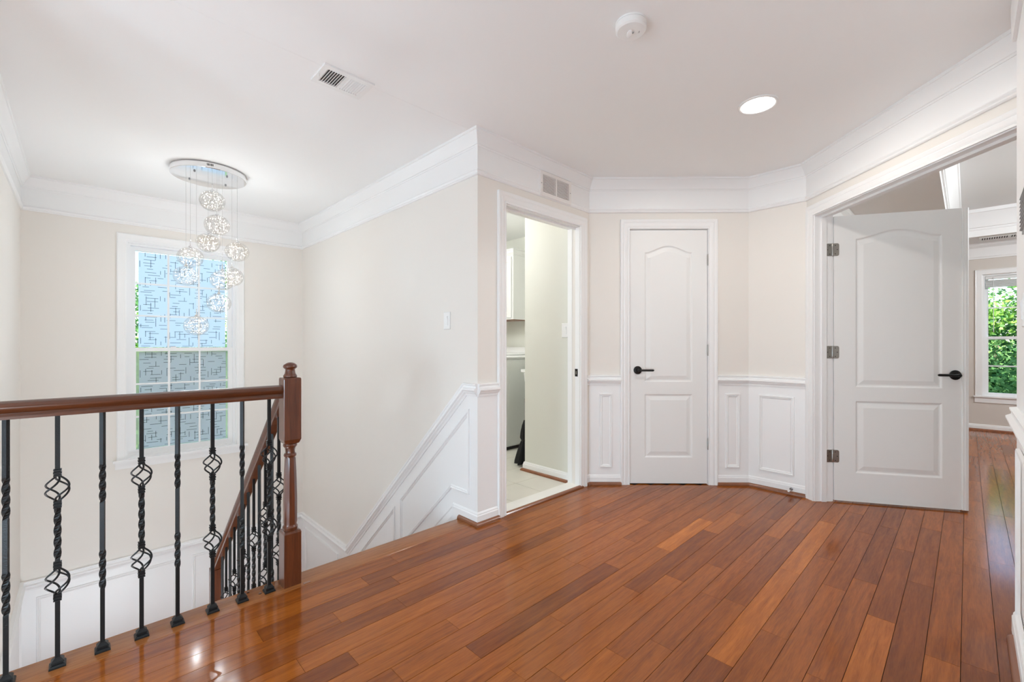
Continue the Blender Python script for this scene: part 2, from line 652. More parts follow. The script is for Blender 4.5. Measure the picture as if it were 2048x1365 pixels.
D0, D1 = 0.327, 0.944                              # closet door leaf along the closet wall
w = MB().wgrid(WP_CLOS, 0, 1.27, 0.0, CEIL + 0.02, T, [(D0 - 0.004, D1 + 0.004, -1, DOOR_H)]).build('wall_closet', M['paint'])
wall_closet = struct(w, 'beige wall that holds the closed narrow closet door', 'wall')
MB().wbox(WP_CLOS, 0.0, D0 - 0.06, 0.0, 0.85, 0.0, 0.003).wbox(WP_CLOS, D1 + 0.06, 1.27, 0.0, 0.85, 0.0, 0.003).build('wainscot', M['trim'], wall_closet)

w = MB().wgrid(WP_SHORT, 0, 0.394 + 0.05, 0.0, CEIL + 0.02, T).build('wall_short', M['paint'])
wall_short = struct(w, 'short angled beige wall between closet and bedroom doorway', 'wall')
MB().wbox(WP_SHORT, 0.0, 0.394, 0.0, 0.85, 0.0, 0.003).build('wainscot', M['trim'], wall_short)

w = MB().wgrid(WP_RIGHT, -0.04, 1.70, 0.0, CEIL + 0.02, T, [(OPN0, OPN1, -1, DOOR_H)]).build('wall_bedroom', M['paint'])
wall_bedroom = struct(w, 'diagonal wall with the wide bedroom doorway', 'wall')

mb = MB().wgrid(WP_NEAR, 0, 1.3, 0.0, CEIL + 0.02, 0.24)
wall_near = struct(mb.build('wall_near', M['trim']), 'white wall end running past the bedroom doorway', 'wall')

# hallway behind the camera, closet and laundry and bedroom shells
mb = MB()
mb.box(-3.6, -3.48, -2.6, 2.2, 0, CEIL + 0.02)
mb.box(-3.48, XL - T, 2.175, 2.295, 0, CEIL + 0.02)
mb.box(-3.6, -1.9, -2.72, -2.6, 0, CEIL + 0.02)
mb.box(-1.98, XL - T, -2.72, -2.6, 0, CEIL + 0.02)
struct(mb.build('wall_hallway', M['paint']), 'pale hallway walls behind the viewpoint', 'wall')

LW = 2.83                                          # laundry side wall
mb = MB()
mb.box(LW, LW + T, YL + T, 2.745, 0, CEIL + 0.02)
mb.box(LW + T, 3.9, 2.625, 2.745, 0, CEIL + 0.02)
mb.box(3.9, 4.02, 2.625, 4.6, 0, CEIL + 0.02)
mb.box(XS + T, 4.02, 4.48, 4.6, 0, CEIL + 0.02)
struct(mb.build('wall_laundry_side', M['laundry']), 'pale greenish laundry room walls behind the doorway', 'wall')
mb = MB()
mb.box(3.0, 4.6, 2.12, 2.16, 0, CEIL + 0.02)
mb.box(4.56, 4.6, 0.95, 2.12, 0, CEIL + 0.02)
struct(mb.build('wall_closet_inside', M['paint']), 'plain walls inside the shut closet', 'wall')

bw = (-0.135 - 0.62, -0.135, 0.452, 2.03)          # bedroom window opening: Y0, Y1, z0, z1
WP_BED = wallplane(XBED, 0, 0, 1, -1, 0)
w = MB().wgrid(WP_BED, -4.2, 1.1, 0.0, CEIL + 0.02, 0.14, [bw, (-3.0, -1.7, 0.452, 2.03)]).build('wall_bedroom_far', M['paint_bed'])
struct(w, 'greige far bedroom wall with the window onto trees', 'wall')
mb = MB()
mb.box(C3[0] + T, XBED, 0.88, 1.0, 0, CEIL + 0.02)
mb.box(2.55, XBED + 0.14, -4.3, -4.18, 0, CEIL + 0.02)
mb.box(2.45, 2.57, -4.3, YN - 0.24, 0, CEIL + 0.02)
struct(mb.build('wall_bedroom_side', M['paint_bed']), 'greige bedroom side walls behind the open door', 'wall')

# ------------------------------------------------------------------ ceilings
TX0, TX1, TY0, TY1 = 3.72, 7.86, -3.6, 0.15        # bedroom tray
mb = MB()
up = lambda s, z, p=0.0: (s, z, CEIL - p)
mb.wgrid(up, -3.7, XBED + 0.2, -4.4, YB + 0.2, 0.12, [(TX0, TX1, TY0, TY1)])
ceiling = struct(mb.build('ceiling', M['ceiling']), 'smooth white ceiling over hall and stairwell', 'ceiling')
mb = MB().box(TX0 - 0.05, TX1 + 0.05, TY0 - 0.05, TY1 + 0.05, 2.76, 2.84)
mb.box(TX0 - 0.06, TX1 + 0.06, TY1, TY1 + 0.03, CEIL + 0.1, 2.8).box(TX0 - 0.06, TX1 + 0.06, TY0 - 0.03, TY0, CEIL + 0.1, 2.8)
mb.box(TX1, TX1 + 0.03, TY0, TY1, CEIL + 0.1, 2.8).box(TX0 - 0.03, TX0, TY0, TY1, CEIL + 0.1, 2.8)
struct(mb.build('ceiling_tray', M['ceiling']), 'raised tray ceiling in the bedroom beyond the doorway', 'ceiling')
mb = MB().box(-3.8, XBED + 0.35, -4.5, YB + 0.4, 2.95, 3.05)
mb.box(-3.9, -3.7, -4.5, YB + 0.4, -3, 3).box(-3.8, 2.45, -4.6, -4.45, -3, 3)
mb.box(2.0, XBED + 0.2, 4.62, 4.75, -3, 3)
mb.box(XBED + 0.15, XBED + 0.2, 1.1, 4.7, -3, 3)
mb.box(XL - T - 3.4, XL - T - 0.0, YB + 0.02, YB + 0.12, -3, 3)
struct(mb.build('roof', M['siding']), 'roof and outer shell of the house, unseen from inside', 'roof')
mb = MB().box(XL, XS, 2.1285, 2.1315, CEIL - 0.0006, CEIL + 0.001)
struct(mb.build('trim_9', M['ceiling']), 'hairline drywall seam across the ceiling by the vent', 'trim')

# ------------------------------------------------------------------ floors
mb = MB().box(-3.6, 2.9, -2.7, 2.03, -0.30, -0.0045)
mb.box(2.9, XBED + 0.1, -4.3, 1.0, -0.30, -0.0045)
mb.box(2.9, 4.7, 1.0, 2.03, -0.30, -0.0045).box(-3.6, XL - T, 2.03, 2.3, -0.3, -0.0045)
mb.box(XL, 3.3, 2.03, 2.25, -0.30, -0.0045)
floor = struct(mb.build('floor', M['gap']), 'reddish hardwood plank floor of hall and bedroom', 'floor')

ROW0, ROWW = 0.0167, 0.09153
# (x, y) floor points where two boards of a row meet, and (x, y, tone) points of boards that stand out
JOINTS = [(2.498, -0.121), (3.365, -0.121), (4.289, -0.121), (3.228, -0.029), (3.664, -0.029), (4.573, -0.029), (2.184, 0.062), (3.061, 0.062), (3.947, 0.062), (2.809, 0.154), (3.684, 0.154), (2.338, 0.246), (3.208, 0.246), (1.771, 0.337), (2.654, 0.337), (3.531, 0.337), (2.485, 0.429), (3.335, 0.429), (1.915, 0.52), (2.786, 0.52), (3.678, 0.52), (1.617, 0.612), (2.506, 0.612), (3.365, 0.612), (3.065, 0.703), (1.547, 0.795), (2.008, 0.795), (2.445, 0.795), (2.883, 0.795), (1.388, 0.886), (2.294, 0.886), (3.171, 0.886), (1.152, 0.978), (2.035, 0.978), (2.917, 0.978), (1.801, 1.069), (2.694, 1.069), (3.11, 1.069), (1.386, 1.161), (2.281, 1.161), (2.856, 1.161), (1.021, 1.252), (1.923, 1.252), (2.515, 1.252), (0.767, 1.344), (1.819, 1.344), (2.246, 1.344), (3.148, 1.344), (1.064, 1.435), (1.81, 1.435), (0.695, 1.527), (1.581, 1.527), (2.481, 1.527), (0.548, 1.618), (1.443, 1.618), (2.343, 1.618), (0.994, 1.71), (0.751, 1.802), (1.642, 1.802), (2.535, 1.802), (0.491, 1.893), (0.962, 1.985), (1.86, 1.985), (1.167, 2.076)]
TONES = [(2.549, 1.157, 1.1), (2.798, 0.641, 0.8), (2.791, 1.061, 0.55), (0.865, 1.944, 0.35), (0.821, 1.626, 0.45), (2.022, 0.573, 0.6), (2.233, 0.244, 0.5), (2.099, 0.062, 0.35), (1.26, 1.561, 0.3), (0.943, 1.272, 0.35), (1.298, 2.02, -0.65), (0.909, 1.743, -0.55), (0.626, 1.557, -0.85), (1.114, 1.235, -0.75), (2.124, 1.081, -0.65), (2.249, 0.982, -0.5), (2.352, 0.684, -0.6), (2.448, 0.159, -0.95), (3.187, 0.329, -1.0), (3.259, 0.144, -0.65), (3.321, 0.858, -0.75), (2.589, 0.844, -0.6), (1.917, 1.753, -0.55), (2.842, 0.056, -0.3), (2.573, -0.035, -0.45), (2.259, 0.512, -0.1), (2.129, 0.397, -0.1), (2.307, 1.704, -0.3), (2.01, 1.993, 0.15), (1.69, 1.497, 0.3), (1.631, 1.123, 0.2), (1.414, 1.093, 0.15), (1.529, 0.937, 0.25), (0.76, 1.454, 0.2), (0.487, 1.636, 0.2)]

def plank_mesh(L, Wd):
    e, q = 0.0009, 0.0006
    return MB().add([(q, e, -0.010), (L - q, e, -0.010), (L - q, Wd - e, -0.010), (q, Wd - e, -0.010), (q, e, 0), (L - q, e, 0), (L - q, Wd - e, 0), (q, Wd - e, 0)],
                    [[0, 1, 5, 4], [1, 2, 6, 5], [2, 3, 7, 6], [3, 0, 4, 7], [4, 5, 6, 7]])


rnd = random.Random(11)
NP = 0
RANDOM_TONES = [0.30, 0.1, -0.05, -0.2, 0.2, -0.4, 0.05, -0.12, 0.4, -0.55, 0.0]


def tone_color(t):
    k = math.exp(0.42 * t)
    g = math.exp(0.10 * t)                          # lighter boards are yellower
    return (k, k * g, k * g * (1.05 if t < 0 else 0.98), 1)


for k in range(-8, 23):
    y0 = ROW0 + ROWW * k
    wd = ROWW
    if k == 22:
        wd = 2.126 - y0
    yc = y0 + wd / 2
    x_lo = max(-0.3, (0.72 - 0.717 * yc) / 0.697)
    if k < -2:
        x_lo = 2.40
    if yc > 0.70:
        x_hi = min(C1[0] + (YL - yc) + 0.02, C2[0] + 0.02) if yc > C2[1] else C2[0] + 0.02
    else:
        x_hi = XBED
    if yc > 0.70 and yc < C3[1]:
        x_hi = 4.6
    js = sorted(x for x, y in JOINTS if y0 <= y < y0 + wd and x_lo + 0.1 < x < x_hi - 0.1)
    cuts = [x_lo]
    marks = js + [x_hi]
    for j_, mx_ in enumerate(marks):
        # long unmarked runs in the bedroom or outside the picture get joints of their own
        while mx_ - cuts[-1] > 1.75:
            cuts.append(cuts[-1] + rnd.uniform(0.55, 1.2))
        if mx_ - cuts[-1] > 0.02:
            cuts.append(mx_)
    for a, b in zip(cuts[:-1], cuts[1:]):
        t = rnd.choice(RANDOM_TONES) + rnd.uniform(-0.1, 0.1) - (0.32 if k < 8 else 0.0)
        for tx, ty, tv in TONES:
            if a <= tx < b and y0 <= ty < y0 + wd:
                t = tv
        pm = plank_mesh(b - a, wd)
        o = pm.build('plank', M['plank'], floor, fix=False)
        o.location = (a, y0, 0)
        o.color = tone_color(t)
        NP += 1
# boards behind the camera, out of the picture, as joined rows
mb = MB()
for k in range(-27, 23):
    y0 = ROW0 + ROWW * k
    x_end = max(-0.3, (0.72 - 0.717 * (y0 + ROWW / 2)) / 0.697)
    if k < -2:
        x_end = 2.4
    x = -3.45
    while x < x_end - 0.02:
        x2 = min(x_end, x + rnd.uniform(0.6, 1.3))
        if k < 21 or x < XL:
            mb.add([(x + .001, y0 + .001, 0), (x2 - .001, y0 + .001, 0), (x2 - .001, y0 + ROWW - .001, 0), (x + .001, y0 + ROWW - .001, 0)], [[0, 1, 2, 3]])
        x = x2
o = mb.build('plank_field', M['plank'], floor)
o['kind'] = 'stuff'
o.color = (1, 1, 1, 1)

# landing edge boards
def rail_board(name, y0, y1, x0, x1, z0, z1, m, parent, nose=False):
    if nose:
        prof = [(y0, z0), (y0, z1 - .001), (y0 + .001, z1), (y1 - .012, z1), (y1 - .004, z1 - .004), (y1, z1 - .012), (y1 - .004, z0 + .004), (y1 - .012, z0)]
        return MB().rings([[(x, y, z) for y, z in prof] for x in (x0, x1)]).build(name, m, parent, smooth=True)
    return MB().box(x0, x1, y0, y1, z0, z1).build(name, m, parent)


o = rail_board('edge_strip', 2.1275, 2.1445, XL, XS - 0.004, -0.012, -0.0005, M['plank'], floor)
o.color = tone_color(-0.1)
o = rail_board('nosing', 2.146, NOSE, XL, XS - 0.002, -0.028, 0.0, M['tread'], floor, nose=True)
mb = MB().box(XL, XS - 0.001, NOSE - 0.045, NOSE - 0.03, -0.30, -0.028)
mb.build('fascia', M['trim'], floor)
# two plugged screw holes beside the baluster
for (px, py) in ((0.540, 2.262), (0.575, 2.212)):
    MB().lathe([(0.006, 0.0002), (0.006, 0.0032), (0.004, 0.0042)], (px, py, 0), 12).build('bung', M['rail'], floor, smooth=True)
o = MB().box(0.745, 0.775, 2.155, 2.172, 0.0, 0.0018).build('glue_patch', M['shoe'], floor)

# laundry tiles
lf = MB().box(XS + T - 0.02, 4.0, YL + 0.07, 4.5, -0.05, -0.004).build('floor_laundry', M['grout'])
struct(lf, 'cream square tile floor of the laundry room', 'floor')
TS = 0.305
for i in range(0, 7):
    for j in range(0, 8):
        x0, y0 = 1.90 + i * TS, 2.235 + j * TS
        if x0 + TS < 1.9 or x0 > 3.9 or (x0 > LW and y0 < 2.5):
            continue
        MB().cbox(x0 + 0.002, x0 + TS - 0.002, y0 + 0.002, y0 + TS - 0.002, -0.012, 0.001, 0.0012).build('tile', M['tile'], lf)
th = thing('door_threshold', 'white stone threshold with wood strip in the laundry doorway', 'threshold', (LX0, YL, 0))
MB().cbox(LX0, LX1, YL + 0.004, YL + 0.115, 0.0, 0.017, 0.003).build('stone_sill', M['marble'], th)
mb = MB().rings([[(x, y, z) for y, z in ((YL - 0.016, 0.0), (YL - 0.016, 0.006), (YL - 0.012, 0.013), (YL - 0.004, 0.017), (YL + 0.004, 0.017), (YL + 0.004, 0.0))] for x in (LX0, LX1 + 0.045)])
mb.build('wood_strip', M['shoe'], th)

# ------------------------------------------------------------------ mouldings
CROWN = [(0, CEIL - 0.093), (0.008, CEIL - 0.093), (0.011, CEIL - 0.084), (0.016, CEIL - 0.082), (0.019, CEIL - 0.072), (0.030, CEIL - 0.048),
         (0.045, CEIL - 0.026), (0.050, CEIL - 0.016), (0.056, CEIL - 0.014), (0.058, CEIL + 0.003), (0, CEIL + 0.003)]
FRIEZE = [(0, 2.172), (0.010, 2.172), (0.015, 2.178), (0.012, 2.186), (0.018, 2.196), (0.014, 2.204), (0.004, 2.208), (0.004, CEIL - 0.09), (0, CEIL - 0.09)]
CHAIR = [(0, 0.797), (0.010, 0.797), (0.012, 0.810), (0.020, 0.818), (0.022, 0.826), (0.030, 0.833), (0.030, 0.840), (0.016, 0.848), (0.014, 0.860),
         (0.020, 0.866), (0.020, 0.873), (0, 0.876)]
BASE = [(0, 0.0), (0.014, 0.0), (0.014, 0.058), (0.010, 0.064), (0.010, 0.070), (0.005, 0.079), (0, 0.080)]
SHOE = [(0.013, 0.0), (0.031, 0.0), (0.031, 0.008), (0.027, 0.017), (0.020, 0.022), (0.013, 0.024)]
CASE = [(0, 0), (0.012, 0), (0.013, 0.008), (0.010, 0.012), (0.015, 0.024), (0.017, 0.040), (0.014, 0.046), (0.019, 0.054), (0.021, 0.066), (0.018, 0.072), (0, 0.072)]
PANEL = [(0.003, 0), (0.013, 0.002), (0.015, 0.009), (0.008, 0.014), (0.010, 0.019), (0.004, 0.026), (0.003, 0.026)]


def off(prof, dp=0, dq=0):
    return [(p + dp, q + dq) for p, q in prof]


hall_path = [(XL, NOSE - 0.11), (XL, YB), (XS, YB), (XS, YL), C1, C2, C3, (C3[0] - R2 * 1.70, C3[1] - R2 * 1.70)]
struct(MB().hsweep(hall_path, CROWN, side=-1).build('trim_1', M['trim'], smooth=True, angle=25), 'white crown moulding around the hall and stairwell ceiling', 'trim')
struct(MB().hsweep(hall_path, FRIEZE, side=-1).build('trim_2', M['trim'], smooth=True, angle=25), 'white frieze band with picture rail under the crown moulding', 'trim')

# chair rails
struct(MB().hsweep([(1.926, YL), (XS, YL), (XS, 2.245)][:2] + [], CHAIR, side=1).wsweep(WP_STAIR, [(2.115, 0.876), (2.245, 0.876), (3.985, -0.735), (YB, -0.735)],
       [(p, 0.876 - z) for p, z in CHAIR], side=-1).hsweep([(XS, YB), (XL, YB), (XL, NOSE)], [(p, z - 0.876 - 0.735) for p, z in CHAIR], side=1)
       .build('trim_3', M['trim'], smooth=True, angle=25), 'white chair rail that slopes down the stair wall', 'trim')
cl = lambda s: WP_CLOS(s, 0)[:2]
struct(MB().hsweep([C1, cl(D0 - 0.072)], CHAIR, side=-1).hsweep([cl(D1 + 0.072), C2, C3], CHAIR, side=-1)
       .hsweep([(2.876, YL), C1], CHAIR, side=-1).build('trim_4', M['trim'], smooth=True, angle=25), 'white chair rail on the angled walls beside the closet door', 'trim')
struct(MB().hsweep([(XN - 0.005, YN), (1.32, YN)], CHAIR, side=-1).build('trim_5', M['trim'], smooth=True, angle=25), 'white chair rail end jutting from the near wall', 'trim')

# baseboards with their wooden shoe
def baseboard(name, label, path, side, shoe_path=None, bed=False):
    o = struct(MB().hsweep(path, BASE, side=side).build(name, M['trim'], smooth=True, angle=25), label, 'baseboard')
    MB().hsweep(shoe_path or path, SHOE, side=side).build('shoe_moulding', M['shoe'], o, smooth=True, angle=40)
    return o


baseboard('baseboard_corner', 'white baseboard wrapping the stairwell corner with wood shoe', [(1.926, YL), (XS, YL), (XS, NOSE + 0.065)], 1, [(1.926, YL), (XS, YL), (XS, NOSE - 0.01)])
baseboard('baseboard_closet_left', 'short white baseboard between laundry doorway and closet door', [(2.876, YL), C1, cl(D0 - 0.072)], -1)
baseboard('baseboard_closet_right', 'white baseboard bending from closet door to bedroom doorway', [cl(D1 + 0.072), C2, C3], -1)
baseboard('baseboard_near', 'white baseboard end on the near wall with wood shoe', [(XN - 0.01, YN), (1.32, YN)], -1, [(XN - 0.10, YN), (1.32, YN)])
baseboard('baseboard_bedroom', 'white baseboard under the far bedroom window', [(C3[0] + T + 0.3, 0.88), (XBED, 0.88), (XBED, -4.1)], -1)
baseboard('baseboard_laundry', 'white baseboard with wood shoe inside the laundry doorway', [(LW, YL + T), (LW, 2.745), (3.8, 2.745)], 1)
o = MB().wsweep(WP_STAIR, [(2.36, 0.075), (3.70, -1.18)], [(0.003, 0), (0.014, 0), (0.014, 0.012), (0.010, 0.020), (0.012, 0.055), (0.003, 0.30)], side=-1)
o = struct(o.build('trim_6', M['trim']), 'white skirt board sloping along the stair wall', 'trim')

# panel mouldings
def panel(wall, wp, pts):
    MB().wsweep(wp, pts, PANEL, closed=True, side=1).build('panel_moulding', M['trim'], wall, smooth=True, angle=25)


def rect(s0, s1, z0, z1):
    return [(s0, z0), (s1, z0), (s1, z1), (s0, z1)]


panel(wall_closet, WP_CLOS, rect(0.0825, 0.186, 0.136, 0.728))
panel(wall_closet, WP_CLOS, rect(1.084, 1.198, 0.136, 0.728))
panel(wall_short, WP_SHORT, rect(0.075, 0.317, 0.136, 0.728))
panel(wall_near, WP_NEAR, rect(0.20, 1.10, 0.136, 0.745))
SL = (0.735 + 0.876) / (3.985 - 2.245)
panel(wall_stair, WP_STAIR, [(2.19, 0.170), (2.375, 0.170), (3.03, 0.170 - SL * 0.655), (3.03, 0.715 - SL * 0.84), (2.19, 0.715)][::1])
panel(wall_stair, WP_STAIR, [(3.115, 0.170 - SL * 0.74), (3.72, 0.170 - SL * 1.345), (3.72, 0.715 - SL * 1.53), (3.115, 0.715 - SL * 0.925)])
panel(wall_stair, WP_STAIR, rect(4.18, 5.04, -1.47, -0.875))
panel(wall_back, WP_BACK, rect(-0.255, 0.640, -1.47, -0.880))
panel(wall_back, WP_BACK, rect(0.755, 1.66, -1.47, -0.880))
panel(wall_left, WP_LEFT, rect(4.2, 5.03, -1.47, -0.880))

# ------------------------------------------------------------------ door casings and jambs
def casing(name, label, wp, s0, s1, top, z0=0.0, m=None):
    mb_ = MB().wsweep(wp, [(s0, z0), (s0, top), (s1, top), (s1, z0)], CASE, side=1)
    return struct(mb_.build(name, m or M['trim'], smooth=True, angle=25), label, 'door casing')


dc = casing('trim_7', 'white fluted casing around the open laundry doorway', WP_LAUN, LX0, LX1, DOOR_H)
mb = MB()
mb.box(LX0 - 0.012, LX0 + 0.004, YL + 0.002, YL + T, 0.0, DOOR_H + 0.004).box(LX0 + 0.004, LX1 - 0.004, YL + 0.002, YL + T, DOOR_H - 0.006, DOOR_H + 0.012)
mb.box(LX1 - 0.004, LX1 + 0.012, YL + 0.002, YL + 0.045, 0, DOOR_H).box(LX1 - 0.004, LX1 + 0.012, YL + 0.078, YL + T, 0, DOOR_H)
mb.box(LX1 + 0.004, LX1 + 0.012, YL + 0.045, YL + 0.078, 0, DOOR_H)
mb.box(LX0 + 0.004, LX1 - 0.004, YL + 0.04, YL + 0.05, DOOR_H - 0.02, DOOR_H - 0.006)
mb.build('jamb', M['trim'], dc)
plate = MB().box(LX1 - 0.006, LX1 - 0.003, YL + 0.020, YL + 0.046, 0.868, 0.928)
plate = plate.build('latch_plate', M['black'], dc)
MB().box(LX1 - 0.008, LX1 - 0.0055, YL + 0.030, YL + 0.036, 0.885, 0.91).build('latch_hook', M['nickel'], plate)

dc2 = casing('trim_8', 'white fluted casing around the closed closet door', WP_CLOS, D0 - 0.004, D1 + 0.004, DOOR_H)
mb = MB()
mb.wbox(WP_CLOS, D0 - 0.012, D0 - 0.003, 0, DOOR_H, -T, 0.001).wbox(WP_CLOS, D1 + 0.003, D1 + 0.012, 0, DOOR_H, -T, 0.001).wbox(WP_CLOS, D0 - 0.01, D1 + 0.01, DOOR_H - 0.004, DOOR_H + 0.01, -T, 0.001)
mb.wbox(WP_CLOS, D0 - 0.004, D0 + 0.012, 0, DOOR_H, -0.06, -0.042).wbox(WP_CLOS, D1 - 0.012, D1 + 0.004, 0, DOOR_H, -0.06, -0.042).wbox(WP_CLOS, D0, D1, DOOR_H - 0.02, DOOR_H, -0.06, -0.042)
mb.build('jamb', M['trim'], dc2)

dc3 = casing('trim_10', 'white casing around the wide bedroom doorway', WP_RIGHT, OPN0, OPN1, DOOR_H)
mb = MB()
mb.wbox(WP_RIGHT, OPN0 - 0.012, OPN0 + 0.004, 0, DOOR_H, -T - 0.002, 0.001).wbox(WP_RIGHT, OPN1 - 0.004, OPN1 + 0.012, 0, DOOR_H, -T, 0.001).wbox(WP_RIGHT, OPN0 + 0.004, OPN1 - 0.004, DOOR_H - 0.006, DOOR_H + 0.01, -T, 0.001)
mb.wbox(WP_RIGHT, OPN0 + 0.004, OPN0 + 0.014, 0, DOOR_H - 0.02, -0.078, -0.044).wbox(WP_RIGHT, OPN1 - 0.014, OPN1 - 0.004, 0, DOOR_H - 0.02, -0.078, -0.044).wbox(WP_RIGHT, OPN0 + 0.004, OPN1 - 0.004, DOOR_H - 0.020, DOOR_H - 0.006, -0.078, -0.044)
mb.build('jamb', M['trim'], dc3)
MB().wbox(WP_RIGHT, 0.835, 0.905, DOOR_H - 0.0085, DOOR_H - 0.006, -0.105, -0.085).build('strike_plate', M['black'], dc3)
WP_RIGHT_B = wallplane(C3[0] + R2 * T, C3[1] - R2 * T, -R2, -R2, R2, -R2)
struct(MB().wsweep(WP_RIGHT_B, [(OPN0, 0), (OPN0, DOOR_H), (OPN1, DOOR_H), (OPN1, 0)], CASE, side=1).build('trim_11', M['trim']), 'white casing on the bedroom side of the wide doorway', 'door casing')

# ------------------------------------------------------------------ panel doors
def offset_poly(pts, d):
    n = len(pts)
    out = []
    for i in range(n):
        a, b, c = pts[i - 1], pts[i], pts[(i + 1) % n]
        l0, l1 = math.hypot(b[0] - a[0], b[1] - a[1]), math.hypot(c[0] - b[0], c[1] - b[1])
        n0 = (-(b[1] - a[1]) / l0, (b[0] - a[0]) / l0)
        n1 = (-(c[1] - b[1]) / l1, (c[0] - b[0]) / l1)
        k = max(0.35, 1 + n0[0] * n1[0] + n0[1] * n1[1])
        out.append((b[0] + (n0[0] + n1[0]) / k * d, b[1] + (n0[1] + n1[1]) / k * d))
    return out


def door_leaf(mb_, wp, s0, s1, z0, z1, p_front, p_back, panels):
    """moulded leaf: front and back skins with raised panels, and the edges. panels = ccw outlines"""
    outer = [(s0, z0), (s1, z0), (s1, z1), (s0, z1)]
    for p, sg in ((p_front, -1), (p_back, 1)):
        loops = [[Vector((a, b, 0)) for a, b in outer]] + [[Vector((a, b, 0)) for a, b in q] for q in panels]
        flat = [v for l in loops for v in l]
        mb_.add([wp(v.x, v.y, p) for v in flat], [list(t) for t in tessellate_polygon(loops)])
        for q in panels:
            steps = [(0, 0), (0.004, 0.0015), (0.010, 0.0075), (0.014, 0.0085), (0.020, 0.0082), (0.046, 0.0015), (0.049, 0.0008)]
            rings = []
            for d, dep in steps:
                rings.append([wp(a, b, p + sg * dep) for a, b in (offset_poly(q, d) if d else q)])
            n = len(q)
            mb_.rings(rings, cap=False)
            last = offset_poly(q, steps[-1][0])
            mb_.add([wp(a, b, p + sg * steps[-1][1]) for a, b in last], [list(t) for t in tessellate_polygon([[Vector((a, b, 0)) for a, b in last]])])
    n = 4
    mb_.rings([[wp(a, b, p) for a, b in outer] for p in (p_front, p_back)], cap=False)
    return mb_


def arch(s0, s1, z0, zs, rise, n=22):
    """panel outline with a cathedral arch: level shoulders, then an eased rise to the middle"""
    pts = [(s0, z0), (s1, z0)]
    for i in range(n + 1):
        u = i / n
        h = 0.5 - 0.5 * math.cos(2 * PI * u)
        h = h ** 0.85
        pts.append((s1 + (s0 - s1) * u, zs + rise * h))
    return pts


def hinge(wp_pt, direction, parent, z, leaf=None):
    """three-knuckle barrel with ball tips"""
    x, y = wp_pt
    prof = [(0.002, 0.0), (0.0045, 0.002), (0.0062, 0.005), (0.0062, 0.032), (0.0052, 0.033), (0.0062, 0.034), (0.0062, 0.058), (0.0052, 0.059), (0.0062, 0.060), (0.0062, 0.086), (0.0045, 0.089), (0.002, 0.091)]
    mb_ = MB().lathe(prof, (x, y, z - 0.0455), 12)
    if leaf:
        for (wp, a, b, p0, p1) in leaf:
            r = 0.012
            pts = []
            zc0, zc1 = z - 0.0445, z + 0.0445
            free, fixed = (a, b)
            sg = 1 if fixed > free else -1
            pts = [(fixed, zc0), (fixed, zc1)]
            for i in range(5):
                t = PI / 2 * i / 4
                pts.append((free + sg * r * (1 - math.sin(t)), zc1 - r * (1 - math.cos(t))))
            for i in range(5):
                t = PI / 2 * i / 4
                pts.append((free + sg * r * (1 - math.cos(t)), zc0 + r * (1 - math.sin(t))))
            mb_.wpoly(wp, pts, p0, p1)
    o = mb_.build('hinge', M['nickel'], parent, smooth=True, angle=40)
    if leaf:
        s = MB()
        for (wp, a, b, p0, p1) in leaf:
            for q in (-0.03, 0.0, 0.03):
                s_ = a + (b - a) * (0.30 if q == 0 else 0.62)
                c = wp(s_, z + q, p1)
                n_ = Vector(wp(0, 0, 1)) - Vector(wp(0, 0, 0))
                s.lathe_dir([(0.0032, -0.0004), (0.0032, 0.0006), (0.0018, 0.001)], c, n_, 8)
        s.build('screws', M['ventdark'], o)
    return o


def lever(parent, wp, s, z, p, sgn, length=0.118):
    """round rose, short neck and a flat bar pointing along sgn"""
    n_ = Vector(wp(0, 0, 1)) - Vector(wp(0, 0, 0))
    d_ = (Vector(wp(1, 0, 0)) - Vector(wp(0, 0, 0))) * sgn
    c = Vector(wp(s, z, p))
    mb_ = MB().lathe_dir([(0.032, 0.0), (0.0325, 0.002), (0.0325, 0.007), (0.030, 0.009), (0.012, 0.0095), (0.0105, 0.012), (0.0105, 0.045), (0.0095, 0.052)], c, n_, 28)
    o = mb_.build('lever_handle', M['black'], parent, smooth=True, angle=40)
    up_ = Vector((0, 0, 1))
    bar = []
    a = c + n_ * 0.046
    prof = [(math.cos(t) * 0.0062, math.sin(t) * 0.0085) for t in [2 * PI * i / 12 for i in range(12)]]
    rs = []
    for q, k in ((-0.012, 0.55), (-0.0105, 0.85), (-0.007, 1.0), (length - 0.012, 1.0), (length - 0.004, 0.85), (length, 0.5)):
        rs.append([tuple(a + d_ * q + n_ * (u * k) + up_ * (v * k)) for u, v in prof])
    MB().rings(rs).build('lever_bar', M['black'], o, smooth=True, angle=50)
    return o


# closet door
door1 = thing('door_1', 'closed narrow white closet door with arched panel and black lever', 'door', WP_CLOS((D0 + D1) / 2, 0.0, -0.02), kind='structure')
GAP = 0.008
a0, a1 = D0 + 0.117, D1 - 0.117
pan = [arch(a0, a1, 0.82, 1.858, 0.055), rect(a0, a1, 0.214, 0.723)]
door_leaf(MB(), WP_CLOS, D0 + 0.001, D1 - 0.001, GAP, 2.036, -0.004, -0.039, pan).build('leaf', M['door'], door1)
lever(door1, WP_CLOS, D0 + 0.062, 0.915, -0.004, 1)
for z in (1.795, 1.075, 0.325):
    hinge(WP_CLOS(D1 + 0.002, 0, 0.004)[:2], None, door1, z)
MB().wbox(WP_CLOS, D0 - 0.0025, D0 + 0.0005, 0.885, 0.945, -0.03, -0.002).build('latch_plate', M['black'], door1)

